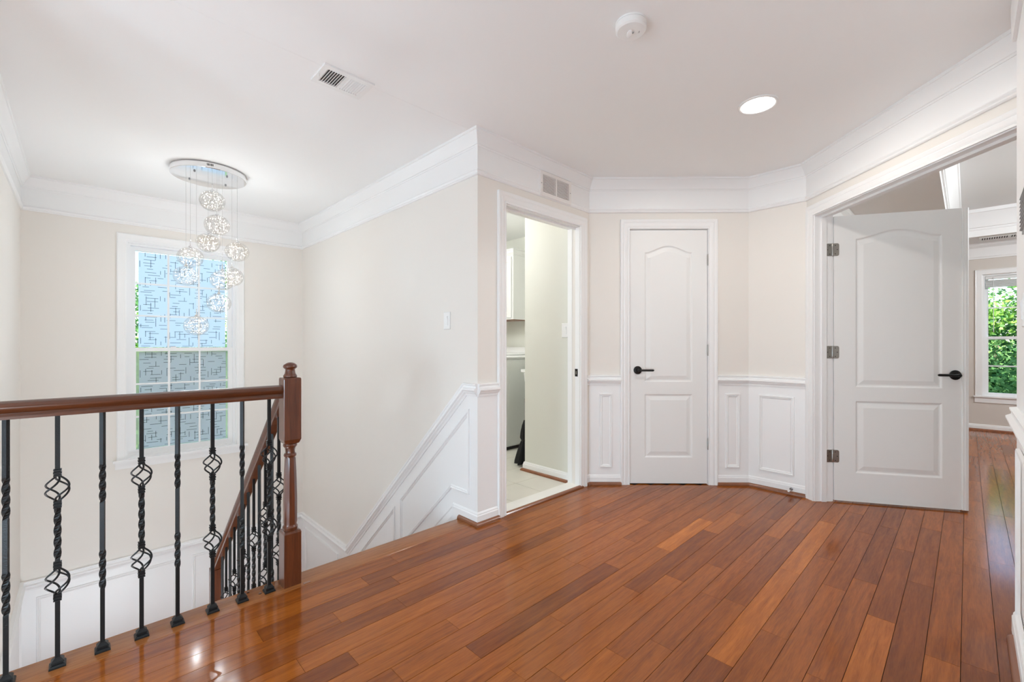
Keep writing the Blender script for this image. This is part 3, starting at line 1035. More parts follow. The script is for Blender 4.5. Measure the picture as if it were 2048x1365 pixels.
# bedroom door, opened into the bedroom
PIV = WP_RIGHT(OPN0 + 0.006, 0, -T - 0.004)
ANG = math.radians(14.5)
FD = Vector((R2, R2))                              # along the diagonal wall, away from the viewer
ND = Vector((R2, -R2))                             # into the bedroom
ld = ND * math.cos(ANG) - FD * math.sin(ANG)       # leaf direction from the hinge
lnm = Vector((-ld.y, ld.x))                        # normal of the face turned away
if lnm.dot(FD) > 0:
    lnm = -lnm                                     # towards the viewer
WP_LEAF = wallplane(PIV[0], PIV[1], ld.x, ld.y, lnm.x, lnm.y)
door2 = thing('door_2', 'open white bedroom door with arched panel and three hinges', 'door', WP_LEAF(0.38, 0, 0), kind='structure')
LWD = 0.762
L0 = 0.010
q0, q1 = L0 + 0.13, L0 + LWD - 0.13
pan = [arch(q0, q1, 0.82, 1.866, 0.053), rect(q0, q1, 0.214, 0.723)]
door_leaf(MB(), WP_LEAF, L0, L0 + LWD, 0.012, 2.032, 0.0, -0.035, pan).build('leaf', M['door'], door2)
ast = [(0.0, 0.0), (0.010, 0.0), (0.012, 0.004), (0.009, 0.010), (0.012, 0.016), (0.012, 0.028), (0.009, 0.034), (0, 0.034)]
MB().rings([[WP_LEAF(L0 + LWD - 0.026 + q, z, p) for p, q in ast] for z in (0.014, 2.030)]).build('astragal', M['door'], door2)
MB().wbox(WP_LEAF, L0 + LWD - 0.03, L0 + LWD + 0.006, 0.004, 0.014, -0.012, 0.008).build('door_sweep', M['shoe'], door2)
lever(door2, WP_LEAF, L0 + LWD - 0.062, 0.915, 0.0, -1)
WP_JAMB = wallplane(*WP_RIGHT(OPN0 + 0.004, 0, 0)[:2], R2, -R2, -R2, -R2)   # far jamb face: s from the hall face into the bedroom, p towards the viewer
for z in (1.795, 1.065, 0.325):
    hinge(PIV[:2], None, door2, z, leaf=[(WP_JAMB, T - 0.044, T + 0.002, 0.0, 0.0025), (WP_LEAF, L0 + 0.030, L0 - 0.008, 0.0, 0.0025)])

# spring door stop on the short wall's baseboard
ds = thing('door_stop', 'small steel spring door stop on the baseboard near bedroom doorway', 'door stop', WP_SHORT(0.30, 0.042, 0.014))
c0 = Vector(WP_SHORT(0.30, 0.042, 0.014))
nd = Vector((-1, 0, 0))
MB().lathe_dir([(0.011, 0), (0.011, 0.004), (0.006, 0.006), (0.006, 0.010)], c0, nd, 16).build('mount', M['steel'], ds, smooth=True)
pts = []
for i in range(121):
    a = 2 * PI * i / 12
    pts.append((c0.x - 0.010 - 0.052 * i / 120, c0.y + 0.0052 * math.cos(a), c0.z + 0.0052 * math.sin(a)))
MB().tube(pts, 0.0011, 5).build('spring', M['steel'], ds, smooth=True)
MB().lathe_dir([(0.0075, 0.060), (0.0085, 0.063), (0.0085, 0.072), (0.006, 0.076)], c0, nd, 16).build('tip', M['plastic'], ds, smooth=True)

# ------------------------------------------------------------------ stair window
wy = YB + 0.035
win1 = thing('window_1', 'tall white double-hung stair window with patterned frosted film', 'window', (0.704, YB, 0.1), kind='structure')
struct(MB().wsweep(WP_BACK, [(win[0], win[2]), (win[0], win[3]), (win[1], win[3]), (win[1], win[2])], [(0, 0), (0.012, 0), (0.013, 0.006), (0.017, 0.012), (0.017, 0.05), (0.019, 0.056), (0.015, 0.064), (0, 0.064)], side=1)
       .build('trim_12', M['trim']), 'flat white casing around the stair window', 'window casing')
MB().box(0.195, 1.215, YB - 0.045, YB + 0.05, 0.095, 0.114).box(0.21, 1.20, YB - 0.016, YB, 0.035, 0.095).build('window_sill', M['trim'], win1)
mb = MB()
x0, x1, z0, z1 = win
for (a, b, c, d) in ((x0, x0 + 0.03, z0, z1), (x1 - 0.03, x1, z0, z1), (x0 + 0.03, x1 - 0.03, z1 - 0.03, z1), (x0 + 0.03, x1 - 0.03, z0, z0 + 0.02)):
    mb.box(a, b, YB + 0.02, YB + 0.11, c, d)
mb.box(x0, x0 + 0.012, YB + 0.001, YB + 0.02, z0, z1).box(x1 - 0.012, x1, YB + 0.001, YB + 0.02, z0, z1).box(x0 + 0.012, x1 - 0.012, YB + 0.001, YB + 0.02, z1 - 0.012, z1)
mb.build('frame', M['vinyl'], win1)


def sash(name, xa, xb, za, zb, y0_, th, st, cols, rows, parent, axis='x', film=True, rail_b=None, rail_t=None):
    """one sash: frame, muntins, panes"""
    rb, rt = rail_b or st, rail_t or st

    def bx(m_, a, b, yy0, yy1, c, d):
        if axis == 'x':
            m_.box(a, b, yy0, yy1, c, d)
        else:
            m_.box(yy0, yy1, a, b, c, d)
    m_ = MB()
    bx(m_, xa, xa + st, y0_, y0_ + th, za, zb)
    bx(m_, xb - st, xb, y0_, y0_ + th, za, zb)
    bx(m_, xa + st, xb - st, y0_, y0_ + th, za, za + rb)
    bx(m_, xa + st, xb - st, y0_, y0_ + th, zb - rt, zb)
    so = m_.build(name, M['vinyl'], parent)
    ga, gb, gc, gd = xa + st, xb - st, za + rb, zb - rt
    ym = y0_ + th * 0.5
    for i in range(1, cols):
        x = ga + (gb - ga) * i / cols
        m_ = MB()
        bx(m_, x - 0.008, x + 0.008, ym - 0.008, ym - 0.002, gc, gd)
        m_.build('muntin', M['vinyl'], so)
    for j in range(1, rows):
        z = gc + (gd - gc) * j / rows
        m_ = MB()
        bx(m_, ga, gb, ym - 0.0085, ym - 0.0025, z - 0.008, z + 0.008)
        m_.build('muntin', M['vinyl'], so)
    for i in range(cols):
        for j in range(rows):
            m_ = MB()
            bx(m_, ga + (gb - ga) * i / cols, ga + (gb - ga) * (i + 1) / cols, ym + 0.004, ym + 0.007, gc + (gd - gc) * j / rows, gc + (gd - gc) * (j + 1) / rows)
            m_.build('pane', M['glass'], so)
    return so, (ga, gb, gc, gd), ym


sx0, sx1 = x0 + 0.028, x1 - 0.028
up_s, gu, yu = sash('upper_sash', sx0, sx1, 1.06, z1 - 0.028, YB + 0.072, 0.03, 0.038, 3, 3, win1, rail_b=0.03)
lo_s, gl, yl_ = sash('lower_sash', sx0, sx1, z0 + 0.018, 1.092, YB + 0.034, 0.034, 0.040, 3, 3, win1, rail_b=0.048, rail_t=0.034)
frnd = random.Random(3)


def film(parent, g, y, m_):
    ga, gb, gc, gd = g
    ga += 0.022
    gb -= 0.016
    gc += 0.006
    gd -= 0.006
    f_ = MB().box(ga, gb, y + 0.0022, y + 0.0030, gc, gd).build('frosted_film', m_, parent)
    # printed slits: short crossing horizontal and vertical dashes
    L = MB()
    yy = y + 0.0016
    nz = int((gd - gc) / 0.027)
    for j in range(nz):
        z = gc + 0.012 + j * 0.027
        x = ga + frnd.uniform(0, 0.08)
        while x < gb - 0.02:
            ln = frnd.uniform(0.035, 0.09)
            zz = z + frnd.uniform(-0.006, 0.006)
            L.add([(x, yy, zz - 0.0020), (min(gb, x + ln), yy, zz - 0.0020), (min(gb, x + ln), yy, zz + 0.0020), (x, yy, zz + 0.0020)], [[0, 1, 2, 3]])
            x += ln + frnd.uniform(0.05, 0.16)
    nx = int((gb - ga) / 0.036)
    for j in range(nx):
        xx = ga + 0.013 + j * 0.036
        z = gc + frnd.uniform(0, 0.1)
        while z < gd - 0.02:
            ln = frnd.uniform(0.03, 0.085)
            x2 = xx + frnd.uniform(-0.006, 0.006)
            L.add([(x2 - 0.0020, yy - 0.0002, z), (x2 + 0.0020, yy - 0.0002, z), (x2 + 0.0020, yy - 0.0002, min(gd, z + ln)), (x2 - 0.0020, yy - 0.0002, min(gd, z + ln))], [[0, 1, 2, 3]])
            z += ln + frnd.uniform(0.08, 0.22)
    o_ = L.build('film_pattern', M['filmline'], parent)
    o_['kind'] = 'stuff'


film(up_s, gu, yu, M['film'])
film(lo_s, gl, yl_, M['film'])
MB().box(sx0 + 0.01, sx1 - 0.01, YB + 0.108, YB + 0.109, z0 + 0.02, 1.07).build('insect_screen', M['screen'], win1)
MB().box(0.60, 0.64, YB + 0.036, YB + 0.07, 1.092, 1.101).build('sash_lock', M['vinyl'], win1)

# ------------------------------------------------------------------ bedroom window, blind, trees
win2 = thing('window_2', 'white bedroom window beyond the open door with trees outside', 'window', (XBED, bw[1] - 0.3, bw[2]), kind='structure')
struct(MB().wsweep(WP_BED, [(bw[0], bw[2]), (bw[0], bw[3]), (bw[1], bw[3]), (bw[1], bw[2])], [(0, 0), (0.014, 0), (0.016, 0.006), (0.016, 0.055), (0.019, 0.064), (0, 0.068)], side=1)
       .build('trim_13', M['trim']), 'white casing around the bedroom window', 'window casing')
MB().box(XBED - 0.035, XBED + 0.03, bw[0] - 0.08, bw[1] + 0.08, 0.435, 0.453).box(XBED - 0.014, XBED, bw[0] - 0.07, bw[1] + 0.07, 0.365, 0.435).build('window_sill', M['trim'], win2)
mb = MB()
for (a, b, c, d) in ((bw[0], bw[0] + 0.022, bw[2], bw[3]), (bw[1] - 0.022, bw[1], bw[2], bw[3]), (bw[0] + 0.022, bw[1] - 0.022, bw[3] - 0.022, bw[3]), (bw[0] + 0.022, bw[1] - 0.022, bw[2], bw[2] + 0.01)):
    mb.box(XBED + 0.01, XBED + 0.12, a, b, c, d)
mb.build('frame', M['vinyl'], win2)
sash('upper_sash', bw[0] + 0.02, bw[1] - 0.02, 1.185, bw[3] - 0.02, XBED + 0.075, 0.03, 0.035, 2, 2, win2, axis='y')
sash('lower_sash', bw[0] + 0.02, bw[1] - 0.02, bw[2] + 0.008, 1.225, XBED + 0.04, 0.034, 0.035, 2, 2, win2, axis='y')
MB().box(XBED + 0.09, XBED + 0.10, -3.0, -1.7, 0.452, 2.03).build('side_pane', M['glass'], win2)  # unseen second bedroom window, put in to light the floor
bl = thing('window_blind', 'white slatted blind drawn up at the bedroom window head', 'blind', (XBED + 0.03, -0.44, 2.0))
MB().cbox(XBED + 0.012, XBED + 0.045, bw[0] + 0.025, bw[1] - 0.025, 1.965, 2.005, 0.003).build('head_rail', M['blind'], bl)
for i in range(9):
    MB().cbox(XBED + 0.006, XBED + 0.05, bw[0] + 0.027, bw[1] - 0.027, 1.862 + i * 0.0108, 1.862 + i * 0.0108 + 0.007, 0.0012).build('slat', M['blind'], bl)
MB().tube([(XBED + 0.004, -0.232, 1.99), (XBED + 0.002, -0.235, 1.28)], 0.0035, 6).build('wand', M['blind'], bl)

for spec in ((11.9, -0.9, 'leafy green tree just outside the bedroom window', 2.3, 60000, 5, -0.75),
             (19.5, -0.6, 'broad green tree behind the nearest tree outside the bedroom window', 3.3, 30000, 12, -1.35),
             (-0.05, 11.0, 'leafy green tree outside the stair window, behind the bare strip of glass', 1.55, 20000, 6, 0.45),
             (4.2, 17.0, 'taller dark tree outside beyond the stair window', 2.3, 24000, 8, 1.9)):
    tx, ty, lab, rad, nl, sd, cz = spec
    tr = thing('tree', lab, 'tree', (tx, ty, -3.0))
    MB().tube([(tx, ty, -3.0), (tx + 0.05, ty - 0.04, (cz - 3.0) / 2), (tx - 0.05, ty + 0.06, cz), (tx + 0.05, ty, cz + rad * 0.9)], 0.1, 10, radii=[0.2, 0.16, 0.12, 0.05]).build('trunk', M['bark'], tr, smooth=True)
    tq = random.Random(sd)
    for nm, mm, cnt in (('foliage', M['leaf'], nl), ('pale_foliage', M['leaf_light'], nl // 9)):
        fm = MB()
        clumps = []
        for _ in range(70 if nm == 'foliage' else 16):
            th_, ph_ = tq.uniform(0, 2 * PI), math.acos(tq.uniform(-1, 1))
            rr = rad * (tq.uniform(0.2, 1.0) ** 0.45) * (1.0 if nm == 'foliage' else 1.06)
            clumps.append(Vector((tx + rr * math.sin(ph_) * math.cos(th_), ty + rr * math.sin(ph_) * math.sin(th_), cz + rr * 1.25 * math.cos(ph_))))
        for _ in range(cnt):
            c = tq.choice(clumps)
            p = c + Vector((tq.gauss(0, 0.26), tq.gauss(0, 0.26), tq.gauss(0, 0.22))) * (1.0 if nm == 'foliage' else 0.7)
            a = Vector((tq.gauss(0, 1), tq.gauss(0, 1), tq.gauss(0, 0.6) - 0.4)).normalized()
            b = a.cross(Vector((tq.gauss(0, 1), tq.gauss(0, 1), tq.gauss(0, 1)))).normalized()
            L, Wd = tq.uniform(0.06, 0.11), tq.uniform(0.018, 0.034)
            fm.add([tuple(p), tuple(p + a * L * 0.4 + b * Wd), tuple(p + a * L), tuple(p + a * L * 0.4 - b * Wd)], [[0, 1, 2, 3]])
        fo = fm.build(nm, mm, tr, fix=False)
        fo['kind'] = 'stuff'
lawn = MB().box(-300, 300, -300, 300, -3.2, -3.0).build('lawn', M['lawn'])
struct(lawn, 'green lawn far below the windows outside', 'ground')

# ------------------------------------------------------------------ stairs below the landing
RISE, RUN = 0.2015, 0.222
mb = MB()
for n in range(1, 8):
    y0 = 2.27 + RUN * (n - 1)
    mb.box(0.70, XS, y0 - 0.012, y0 + RUN, LAND, -RISE * n - 0.026)
stairs = struct(mb.build('stairs', M['trim']), 'white stair risers dropping from the landing edge', 'stairs')
for n in range(1, 8):
    y0 = 2.27 + RUN * (n - 1)
    MB().cbox(0.675, XS - 0.015, y0 - 0.012, y0 + RUN + 0.025, -RISE * n - 0.026, -RISE * n, 0.006).build('tread', M['tread'], stairs)
MB().box(XL, XS, 3.824, YB, LAND - 0.2, LAND).build('half_landing', M['tread'], stairs)
mb = MB()
for n in range(1, 7):
    y1 = 3.824 - RUN * (n - 1)
    mb.box(XL, 0.70, y1 - RUN, y1, LOW, LAND - RISE * n - 0.026)
mb.box(0.66, 0.70, 2.30, 3.82, LOW, LAND - 0.0)
mb.build('lower_flight', M['trim'], stairs)
for n in range(1, 7):
    y1 = 3.824 - RUN * (n - 1)
    MB().cbox(XL, 0.66, y1 - RUN - 0.025, y1 + 0.005, LAND - RISE * n - 0.026, LAND - RISE * n, 0.006).build('tread', M['tread'], stairs)
struct(MB().box(XL - 1, XS + 0.1, -1.0, YB, LOW - 0.05, LOW).build('floor_lower', M['tread']), 'lower level floor at the foot of the stairs', 'floor')
struct(MB().box(XL - 1, XS + 0.1, 0.9, 0.95, LOW, -0.3).build('wall_lower', M['paint']), 'pale wall under the landing on the lower level', 'wall')

# ------------------------------------------------------------------ newel post
NX, NY = 0.7025, 2.215
newel = thing('newel_post', 'dark stained oak newel post at the top of the stairs', 'newel post', (NX, NY, 0))


def sq(w_, c, z):
    h = w_ / 2
    return [(NX - h + c, NY - h, z), (NX + h - c, NY - h, z), (NX + h, NY - h + c, z), (NX + h, NY + h - c, z), (NX + h - c, NY + h, z), (NX - h + c, NY + h, z), (NX - h, NY + h - c, z), (NX - h, NY - h + c, z)]


MB().rings([sq(0.076, 0.002, 0.0), sq(0.076, 0.002, 0.243), sq(0.070, 0.003, 0.252), sq(0.045, 0.005, 0.256)]).build('lower_block', M['railz'], newel)
MB().rings([sq(0.045, 0.005, 0.655), sq(0.064, 0.004, 0.660), sq(0.076, 0.002, 0.678), sq(0.076, 0.002, 0.958), sq(0.072, 0.003, 0.964), sq(0.04, 0.003, 0.966)]).build('upper_block', M['railz'], newel)
rs = []
for (r, z, k) in ((0.030, 0.254, 0), (0.0325, 0.260, 0), (0.0325, 0.268, 0), (0.029, 0.274, 0), (0.0275, 0.279, 0), (0.0285, 0.29, 1), (0.0285, 0.40, 1), (0.0255, 0.52, 1), (0.0225, 0.585, 1), (0.0215, 0.592, 0), (0.026, 0.597, 0),
                  (0.0275, 0.602, 0), (0.026, 0.608, 0), (0.0215, 0.613, 0), (0.0205, 0.622, 0), (0.0225, 0.636, 0), (0.029, 0.643, 0), (0.0305, 0.649, 0), (0.029, 0.655, 0), (0.022, 0.659, 0)):
    ring = []
    for i in range(32):
        a = 2 * PI * i / 32 + PI / 8
        rr = r
        if k:                                       # eight flats on the tapered shaft
            m_ = ((a - PI / 8) % (PI / 4)) - PI / 8
            rr = r * 0.965 / math.cos(m_)
        ring.append((NX + rr * math.cos(a), NY + rr * math.sin(a), z))
    rs.append(ring)
MB().rings(rs).build('turned_shaft', M['railz'], newel, smooth=True, angle=24)
MB().lathe([(0.027, 0.964), (0.0295, 0.969), (0.0295, 0.974), (0.026, 0.979), (0.023, 0.984), (0.0215, 0.992), (0.0205, 0.999), (0.021, 1.004), (0.026, 1.008), (0.0300, 1.012), (0.0305, 1.017), (0.028, 1.024), (0.020, 1.031), (0.010, 1.035), (0.002, 1.036)],
           (NX, NY, 0), 28).build('finial', M['railz'], newel, smooth=True, angle=50)

# ------------------------------------------------------------------ balusters
HB = 0.0064


def shaft(sections, z0, z1):
    """square bar along z; sections = [(za, zb, turns)] are twisted"""
    zs = {z0, z1}
    for za, zb, t in sections:
        n = int(abs(t) * 16)
        zs |= {za + (zb - za) * i / n for i in range(n + 1)}
    zs = sorted(z for z in zs if z0 <= z <= z1)
    rs = []
    for z in zs:
        a = 0.0
        k = 1.0
        for za, zb, t in sections:
            a += 2 * PI * t * min(1, max(0, (z - za) / (zb - za)))
            if za < z < zb:
                k = 1.12
        rs.append([(HB * k * (math.cos(a) * u - math.sin(a) * v), HB * k * (math.sin(a) * u + math.cos(a) * v), z) for u, v in ((-1, -1), (1, -1), (1, 1), (-1, 1))])
    return MB().rings(rs)


def basket_mb(zc, h=0.088, r=0.036):
    mb_ = MB()
    for k in range(4):
        pts = []
        for i in range(17):
            u = i / 16
            a = PI / 2 * k + PI / 4 + 0.95 * PI * (u - 0.5)
            rr = 0.0045 + (r - 0.0045) * (1 - abs(2 * u - 1) ** 1.45)
            pts.append((rr * math.cos(a), rr * math.sin(a), zc - h / 2 + h * u))
        mb_.tube(pts, 0.0031, 6)
    return mb_


def collar_mb(zc):
    p = [(0.0072, -0.013), (0.0105, -0.0115), (0.0105, -0.0085), (0.0085, -0.0075), (0.0085, -0.004), (0.0108, -0.0025), (0.0108, 0.0025), (0.0085, 0.004), (0.0085, 0.0075), (0.0105, 0.0085), (0.0105, 0.0115), (0.0072, 0.013)]
    mb_ = MB()
    mb_.rings([[(-r, -r, zc + h), (r, -r, zc + h), (r, r, zc + h), (-r, r, zc + h)] for r, h in p])
    return mb_


def shoe_mb():
    p = [(0.0215, 0.0), (0.0215, 0.005), (0.0185, 0.010), (0.0135, 0.0125), (0.0135, 0.0140), (0.0165, 0.0155), (0.0165, 0.0205), (0.0125, 0.026), (0.0095, 0.029), (0.0072, 0.031)]
    return MB().rings([[(-r, -r, h), (r, -r, h), (r, r, h), (-r, r, h)] for r, h in p])


def baluster(kind, top, parent, loc):
    """kind 'basket' or 'twist'; mesh origin at the foot of the bar"""
    if kind == 'basket':
        mb_ = shaft([(0.385, 0.545, 1.6)], 0.002, 0.25)
        mb_ = MB()
        for (a, b, sec) in ((0.002, 0.252, []), (0.338, 0.575, [(0.372, 0.545, 1.1)]), (0.661, top, [])):
            s_ = shaft(sec, a, b)
            mb_.add(s_.v, s_.f)
    else:
        mb_ = shaft([(0.225, 0.365, 0.95), (0.54, 0.68, 0.95)], 0.002, top)
    o_ = mb_.build('baluster', M['iron'])
    o_.parent = parent
    o_.location = loc
    sub = []
    if kind == 'basket':
        for zc in (0.295, 0.618):
            sub.append(('basket', basket_mb(zc)))
        for zc in (0.240, 0.350, 0.563, 0.673):
            sub.append(('collar', collar_mb(zc)))
    sub.append(('shoe', shoe_mb()))
    for nm, m_ in sub:
        c_ = m_.build(nm, M['iron'], smooth=(nm == 'basket'))
        c_.parent = o_
        kid(c_)
    return o_


def rail_profile():
    """moulded handrail cross-section (a across, b up), 60 mm wide and 60 mm tall"""
    half = [(0.016, 0.0), (0.021, 0.001), (0.022, 0.010), (0.019, 0.016), (0.019, 0.021), (0.027, 0.030), (0.0305, 0.038), (0.0300, 0.046), (0.025, 0.054), (0.014, 0.0595), (0.0, 0.061)]
    return half + [(-a, b) for a, b in half[-2::-1]]


guard = thing('guardrail', 'dark oak handrail on black iron balusters along the landing edge', 'railing', (0, NY, 0))
prof = rail_profile()
MB().rings([[(x, NY + a, 0.871 + b) for a, b in prof] for x in (XL, NX - 0.037)]).build('handrail', M['rail'], guard, smooth=True, angle=30)
KX = [-0.178, -0.059, 0.056, 0.166, 0.277, 0.395, 0.504, 0.611]
pb = pt = None
for i, x in enumerate(KX):
    if i % 2 == 1:
        o = baluster('basket', 0.873, guard, (x, -0.006, 0)) if pb is None else dup(pb, guard, (x, -0.006, 0))
        pb = pb or o
    else:
        o = baluster('twist', 0.873, guard, (x, -0.006, 0)) if pt is None else dup(pt, guard, (x, -0.006, 0))
        pt = pt or o

stair_rail = thing('stair_railing', 'dark oak handrail sloping down the stairs on black iron balusters', 'railing', (NX, NY + 0.04, -0.2))
SLR = 0.908
ya, za = 2.2535, 0.955
yb_, zb_ = 3.775, 0.955 - SLR * (3.775 - 2.2535)
k_ = 1 / math.sqrt(1 + SLR * SLR)
rs = []
for (y, z) in ((ya, za), (yb_, zb_)):
    rs.append([(NX + a, y, z - (0.061 - b) / k_) for a, b in prof])
MB().rings(rs).build('handrail', M['rail'], stair_rail, smooth=True, angle=30)
lp = MB()
h = 0.0375
yc = 3.80
zt = zb_ - 0.075
lp.cbox(NX - h, NX + h, yc - h, yc + h, LAND, zt, 0.002)
lp.build('end_post', M['railz'], stair_rail)
pb = {}
for i in range(12):
    y = 2.381 + 0.1114 * i
    n = int((y - 2.27) / RUN) + 1
    zt_ = -RISE * n
    top = za - SLR * (y - ya) - 0.078 - zt_
    kind = 'basket' if i % 2 == 0 else 'twist'
    key = (kind, round(top, 1))
    o = baluster(kind, top, stair_rail, (0, y - NY - 0.04, zt_ + 0.2))

# ------------------------------------------------------------------ chandelier
CX, CY = 0.703, 4.045
ch = thing('chandelier', 'ten glass globe cluster pendant hanging from a round chrome canopy', 'chandelier', (CX, CY, CEIL))
MB().lathe([(0.222, CEIL), (0.222, CEIL - 0.006), (0.243, CEIL - 0.008), (0.244, CEIL - 0.044), (0.241, CEIL - 0.047), (0.002, CEIL - 0.047)], (CX, CY, 0), 64).build('canopy', M['chrome'], ch, smooth=True, angle=30)
mb = MB()
va = math.atan2(-CY, -CX)
for i in range(5):
    a = va + 0.02 + (i - 2) * 0.035
    r = 0.2445
    w_ = 0.0022 if i not in (1, 3) else 0.0032
    t_ = Vector((-math.sin(a), math.cos(a), 0))
    c = Vector((CX + r * math.cos(a), CY + r * math.sin(a), CEIL - 0.024))
    mb.add([tuple(c - t_ * w_ + Vector((0, 0, -0.008))), tuple(c + t_ * w_ + Vector((0, 0, -0.008))), tuple(c + t_ * w_ + Vector((0, 0, 0.008))), tuple(c - t_ * w_ + Vector((0, 0, 0.008)))], [[0, 1, 2, 3]])
mb.build('canopy_slot', M['ventdark'], ch)
for (a, r) in ((0.6, 0.15), (2.3, 0.16), (3.9, 0.15), (5.3, 0.16)):
    MB().lathe([(0.007, CEIL - 0.046), (0.007, CEIL - 0.052), (0.004, CEIL - 0.056)], (CX + r * math.cos(a), CY + r * math.sin(a), 0), 12).build('canopy_screw', M['steel'], ch, smooth=True)
GL = [(0.695, 3.893, 2.181), (0.725, 3.896, 2.008), (0.728, 4.235, 1.933), (0.878, 3.996, 1.848), (0.576, 3.988, 1.762), (0.576, 4.179, 1.647), (0.876, 4.159, 1.669),
      (0.778, 3.997, 1.614), (0.769, 4.064, 1.441), (0.630, 4.098, 1.263)]
GR = 0.083
gm = None
grnd = random.Random(21)


def ellipsoid(n=28, m_=16, r=GR, top_r=0.006):
    pf = []
    for i in range(m_ + 1):
        t = -PI / 2 + PI * i / m_
        pf.append((max(0.0004, r * math.cos(t)), 0.91 * r * math.sin(t)))
    return MB().lathe(pf, (0, 0, 0), n)


proto = None
for i, (gx, gy, gz) in enumerate(GL):
    top = CEIL - 0.047
    gt = gz + 0.91 * GR
    MB().tube([(gx, gy, top), (gx, gy, gt + 0.04)], 0.0011, 6).build('pendant_wire', M['wire'], ch)
    MB().lathe([(0.002, gt + 0.052), (0.0032, gt + 0.05), (0.0034, gt + 0.012), (0.011, gt + 0.008), (0.012, gt - 0.003), (0.005, gt - 0.006)], (gx, gy, 0), 14).build('socket', M['chrome'], ch, smooth=True)
    if proto is None:
        g = ellipsoid().build('glass_globe', M['globe'], smooth=True, angle=80)
        bmb = MB()
        for _ in range(80):
            d = Vector((grnd.gauss(0, 1), grnd.gauss(0, 1), grnd.gauss(0, 1) - 0.12)).normalized()
            rr = GR * 0.95 * grnd.uniform(0.2, 1.0) ** 0.38
            c = Vector((d.x * rr, d.y * rr, d.z * rr * 0.9))
            s = grnd.uniform(0.0011, 0.0024)
            bmb.add([tuple(c + Vector(q) * s) for q in ((1, 0, 0), (-1, 0, 0), (0, 1, 0), (0, -1, 0), (0, 0, 1), (0, 0, -1))],
                    [[0, 2, 4], [2, 1, 4], [1, 3, 4], [3, 0, 4], [2, 0, 5], [1, 2, 5], [3, 1, 5], [0, 3, 5]])
        b_ = bmb.build('fairy_lights', M['bead'])
        b_.parent = g
        b_['kind'] = 'stuff'
        kid(b_)
        cm = MB()
        for _ in range(5):
            pts = []
            d1, d2 = Vector((grnd.gauss(0, 1), grnd.gauss(0, 1), grnd.gauss(0, 1))).normalized(), Vector((grnd.gauss(0, 1), grnd.gauss(0, 1), grnd.gauss(0, 1))).normalized()
            for j in range(48):
                a = j * 0.28
                q = (d1 * math.cos(a) + d2 * math.sin(a * 1.13) + d1.cross(d2) * 0.3 * math.sin(a * 0.7)).normalized() * GR * (0.66 + 0.28 * math.sin(a * 0.37 + _) ** 2)
                pts.append((q.x, q.y, q.z * 0.9))
            cm.tube(pts, 0.00035, 4)
        c_ = cm.build('fairy_wire', M['copper'])
        c_.parent = g
        c_['kind'] = 'stuff'
        kid(c_)
        g.parent = ch
        proto = g
    else:
        g = dup(proto, ch)
    g.location = (gx - CX, gy - CY, gz - CEIL)
    g.rotation_euler = (0, 0, i * 1.7)
    light('POINT', 'globe_light', (gx, gy, gz), P_GLOBE * (0.35 if i < 3 else 1.35), (0.90, 0.97, 1.02), 0.004)

# ------------------------------------------------------------------ recessed light, smoke detector, vents, switches
def recessed(x, y, label, power):
    rl = thing('recessed_light', label, 'ceiling light', (x, y, CEIL))
    MB().lathe([(0.100, CEIL), (0.099, CEIL - 0.005), (0.090, CEIL - 0.008), (0.084, CEIL - 0.006), (0.082, CEIL - 0.0015)], (x, y, 0), 40).build('trim_ring', M['plastic'], rl, smooth=True)
    MB().lathe([(0.083, CEIL - 0.002), (0.075, CEIL - 0.0065), (0.002, CEIL - 0.0075)], (x, y, 0), 40).build('lens', M['lens'], rl, smooth=True)
    light('AREA', 'recessed_lamp', (x, y, CEIL - 0.012), power, WARM, 0.15)
    return rl


recessed(2.667, 0.804, 'lit round recessed ceiling light near the closet door', P_RECESSED)


def ceiling_fill(x, y, z, r, label, power, color=NEUT):  # ceiling lamp added out of view to brighten a side room
    t_ = thing('ceiling_fill_lamp', label, 'ceiling light', (x, y, CEIL))
    MB().lathe([(0.07, CEIL), (0.07, CEIL - 0.012), (0.02, CEIL - 0.02), (0.01, z + r * 0.95)], (x, y, 0), 24).build('base', M['nickel'], t_, smooth=True)
    light('POINT', 'ceiling_fill_light', (x, y, z), power, color, r)
    return t_




def fill_lamp(x, y, z, power, label, color=NEUT, r=0.22):  # lamp added out of view, fills the hall with flat light
    t_ = thing('fill_lamp', label, 'lamp', (x, y, 0))
    MB().lathe([(0.14, 0), (0.14, 0.015), (0.02, 0.03), (0.012, 0.05), (0.012, z - r - 0.03), (0.03, z - r - 0.01)], (x, y, 0), 28).build('stand', M['nickel'], t_, smooth=True)
    light('POINT', 'fill_light', (x, y, z), power, color, r)


fill_lamp(-0.95, 1.25, 0.36, P_HALL_FILL * 0.225, 'added unseen low fill lamp by the end of the landing railing')
fill_lamp(-0.62, -0.30, 0.36, P_HALL_FILL * 0.32, 'added unseen low fill lamp behind the viewpoint', (0.79, 0.95, 1.03))
fill_lamp(-2.4, 1.1, 0.80, P_HALL_FILL * 0.40, 'added unseen fill lamp by the far hall wall')
lw_ = thing('stairwell_fill', 'added unseen fill lamp brightening the stairwell from below', 'lamp', (0.15, 2.9, -2.6))  # added below the landing edge, unseen, to brighten stair walls and ceiling
MB().lathe([(0.12, -2.62), (0.12, -2.60), (0.02, -2.58), (0.012, -2.55), (0.012, -1.95)], (0.15, 2.9, 0), 24).build('stand', M['nickel'], lw_, smooth=True)
light('POINT', 'stairwell_fill_light', (0.15, 2.9, -1.72), P_STAIR_FILL, (0.86, 0.96, 1.05), 0.2)
ceiling_fill(5.8, -1.9, 2.45, 0.14, 'added fill lamp under the bedroom tray ceiling, hidden beyond the doorway', P_BED_FILL, (0.93, 0.97, 1.0))
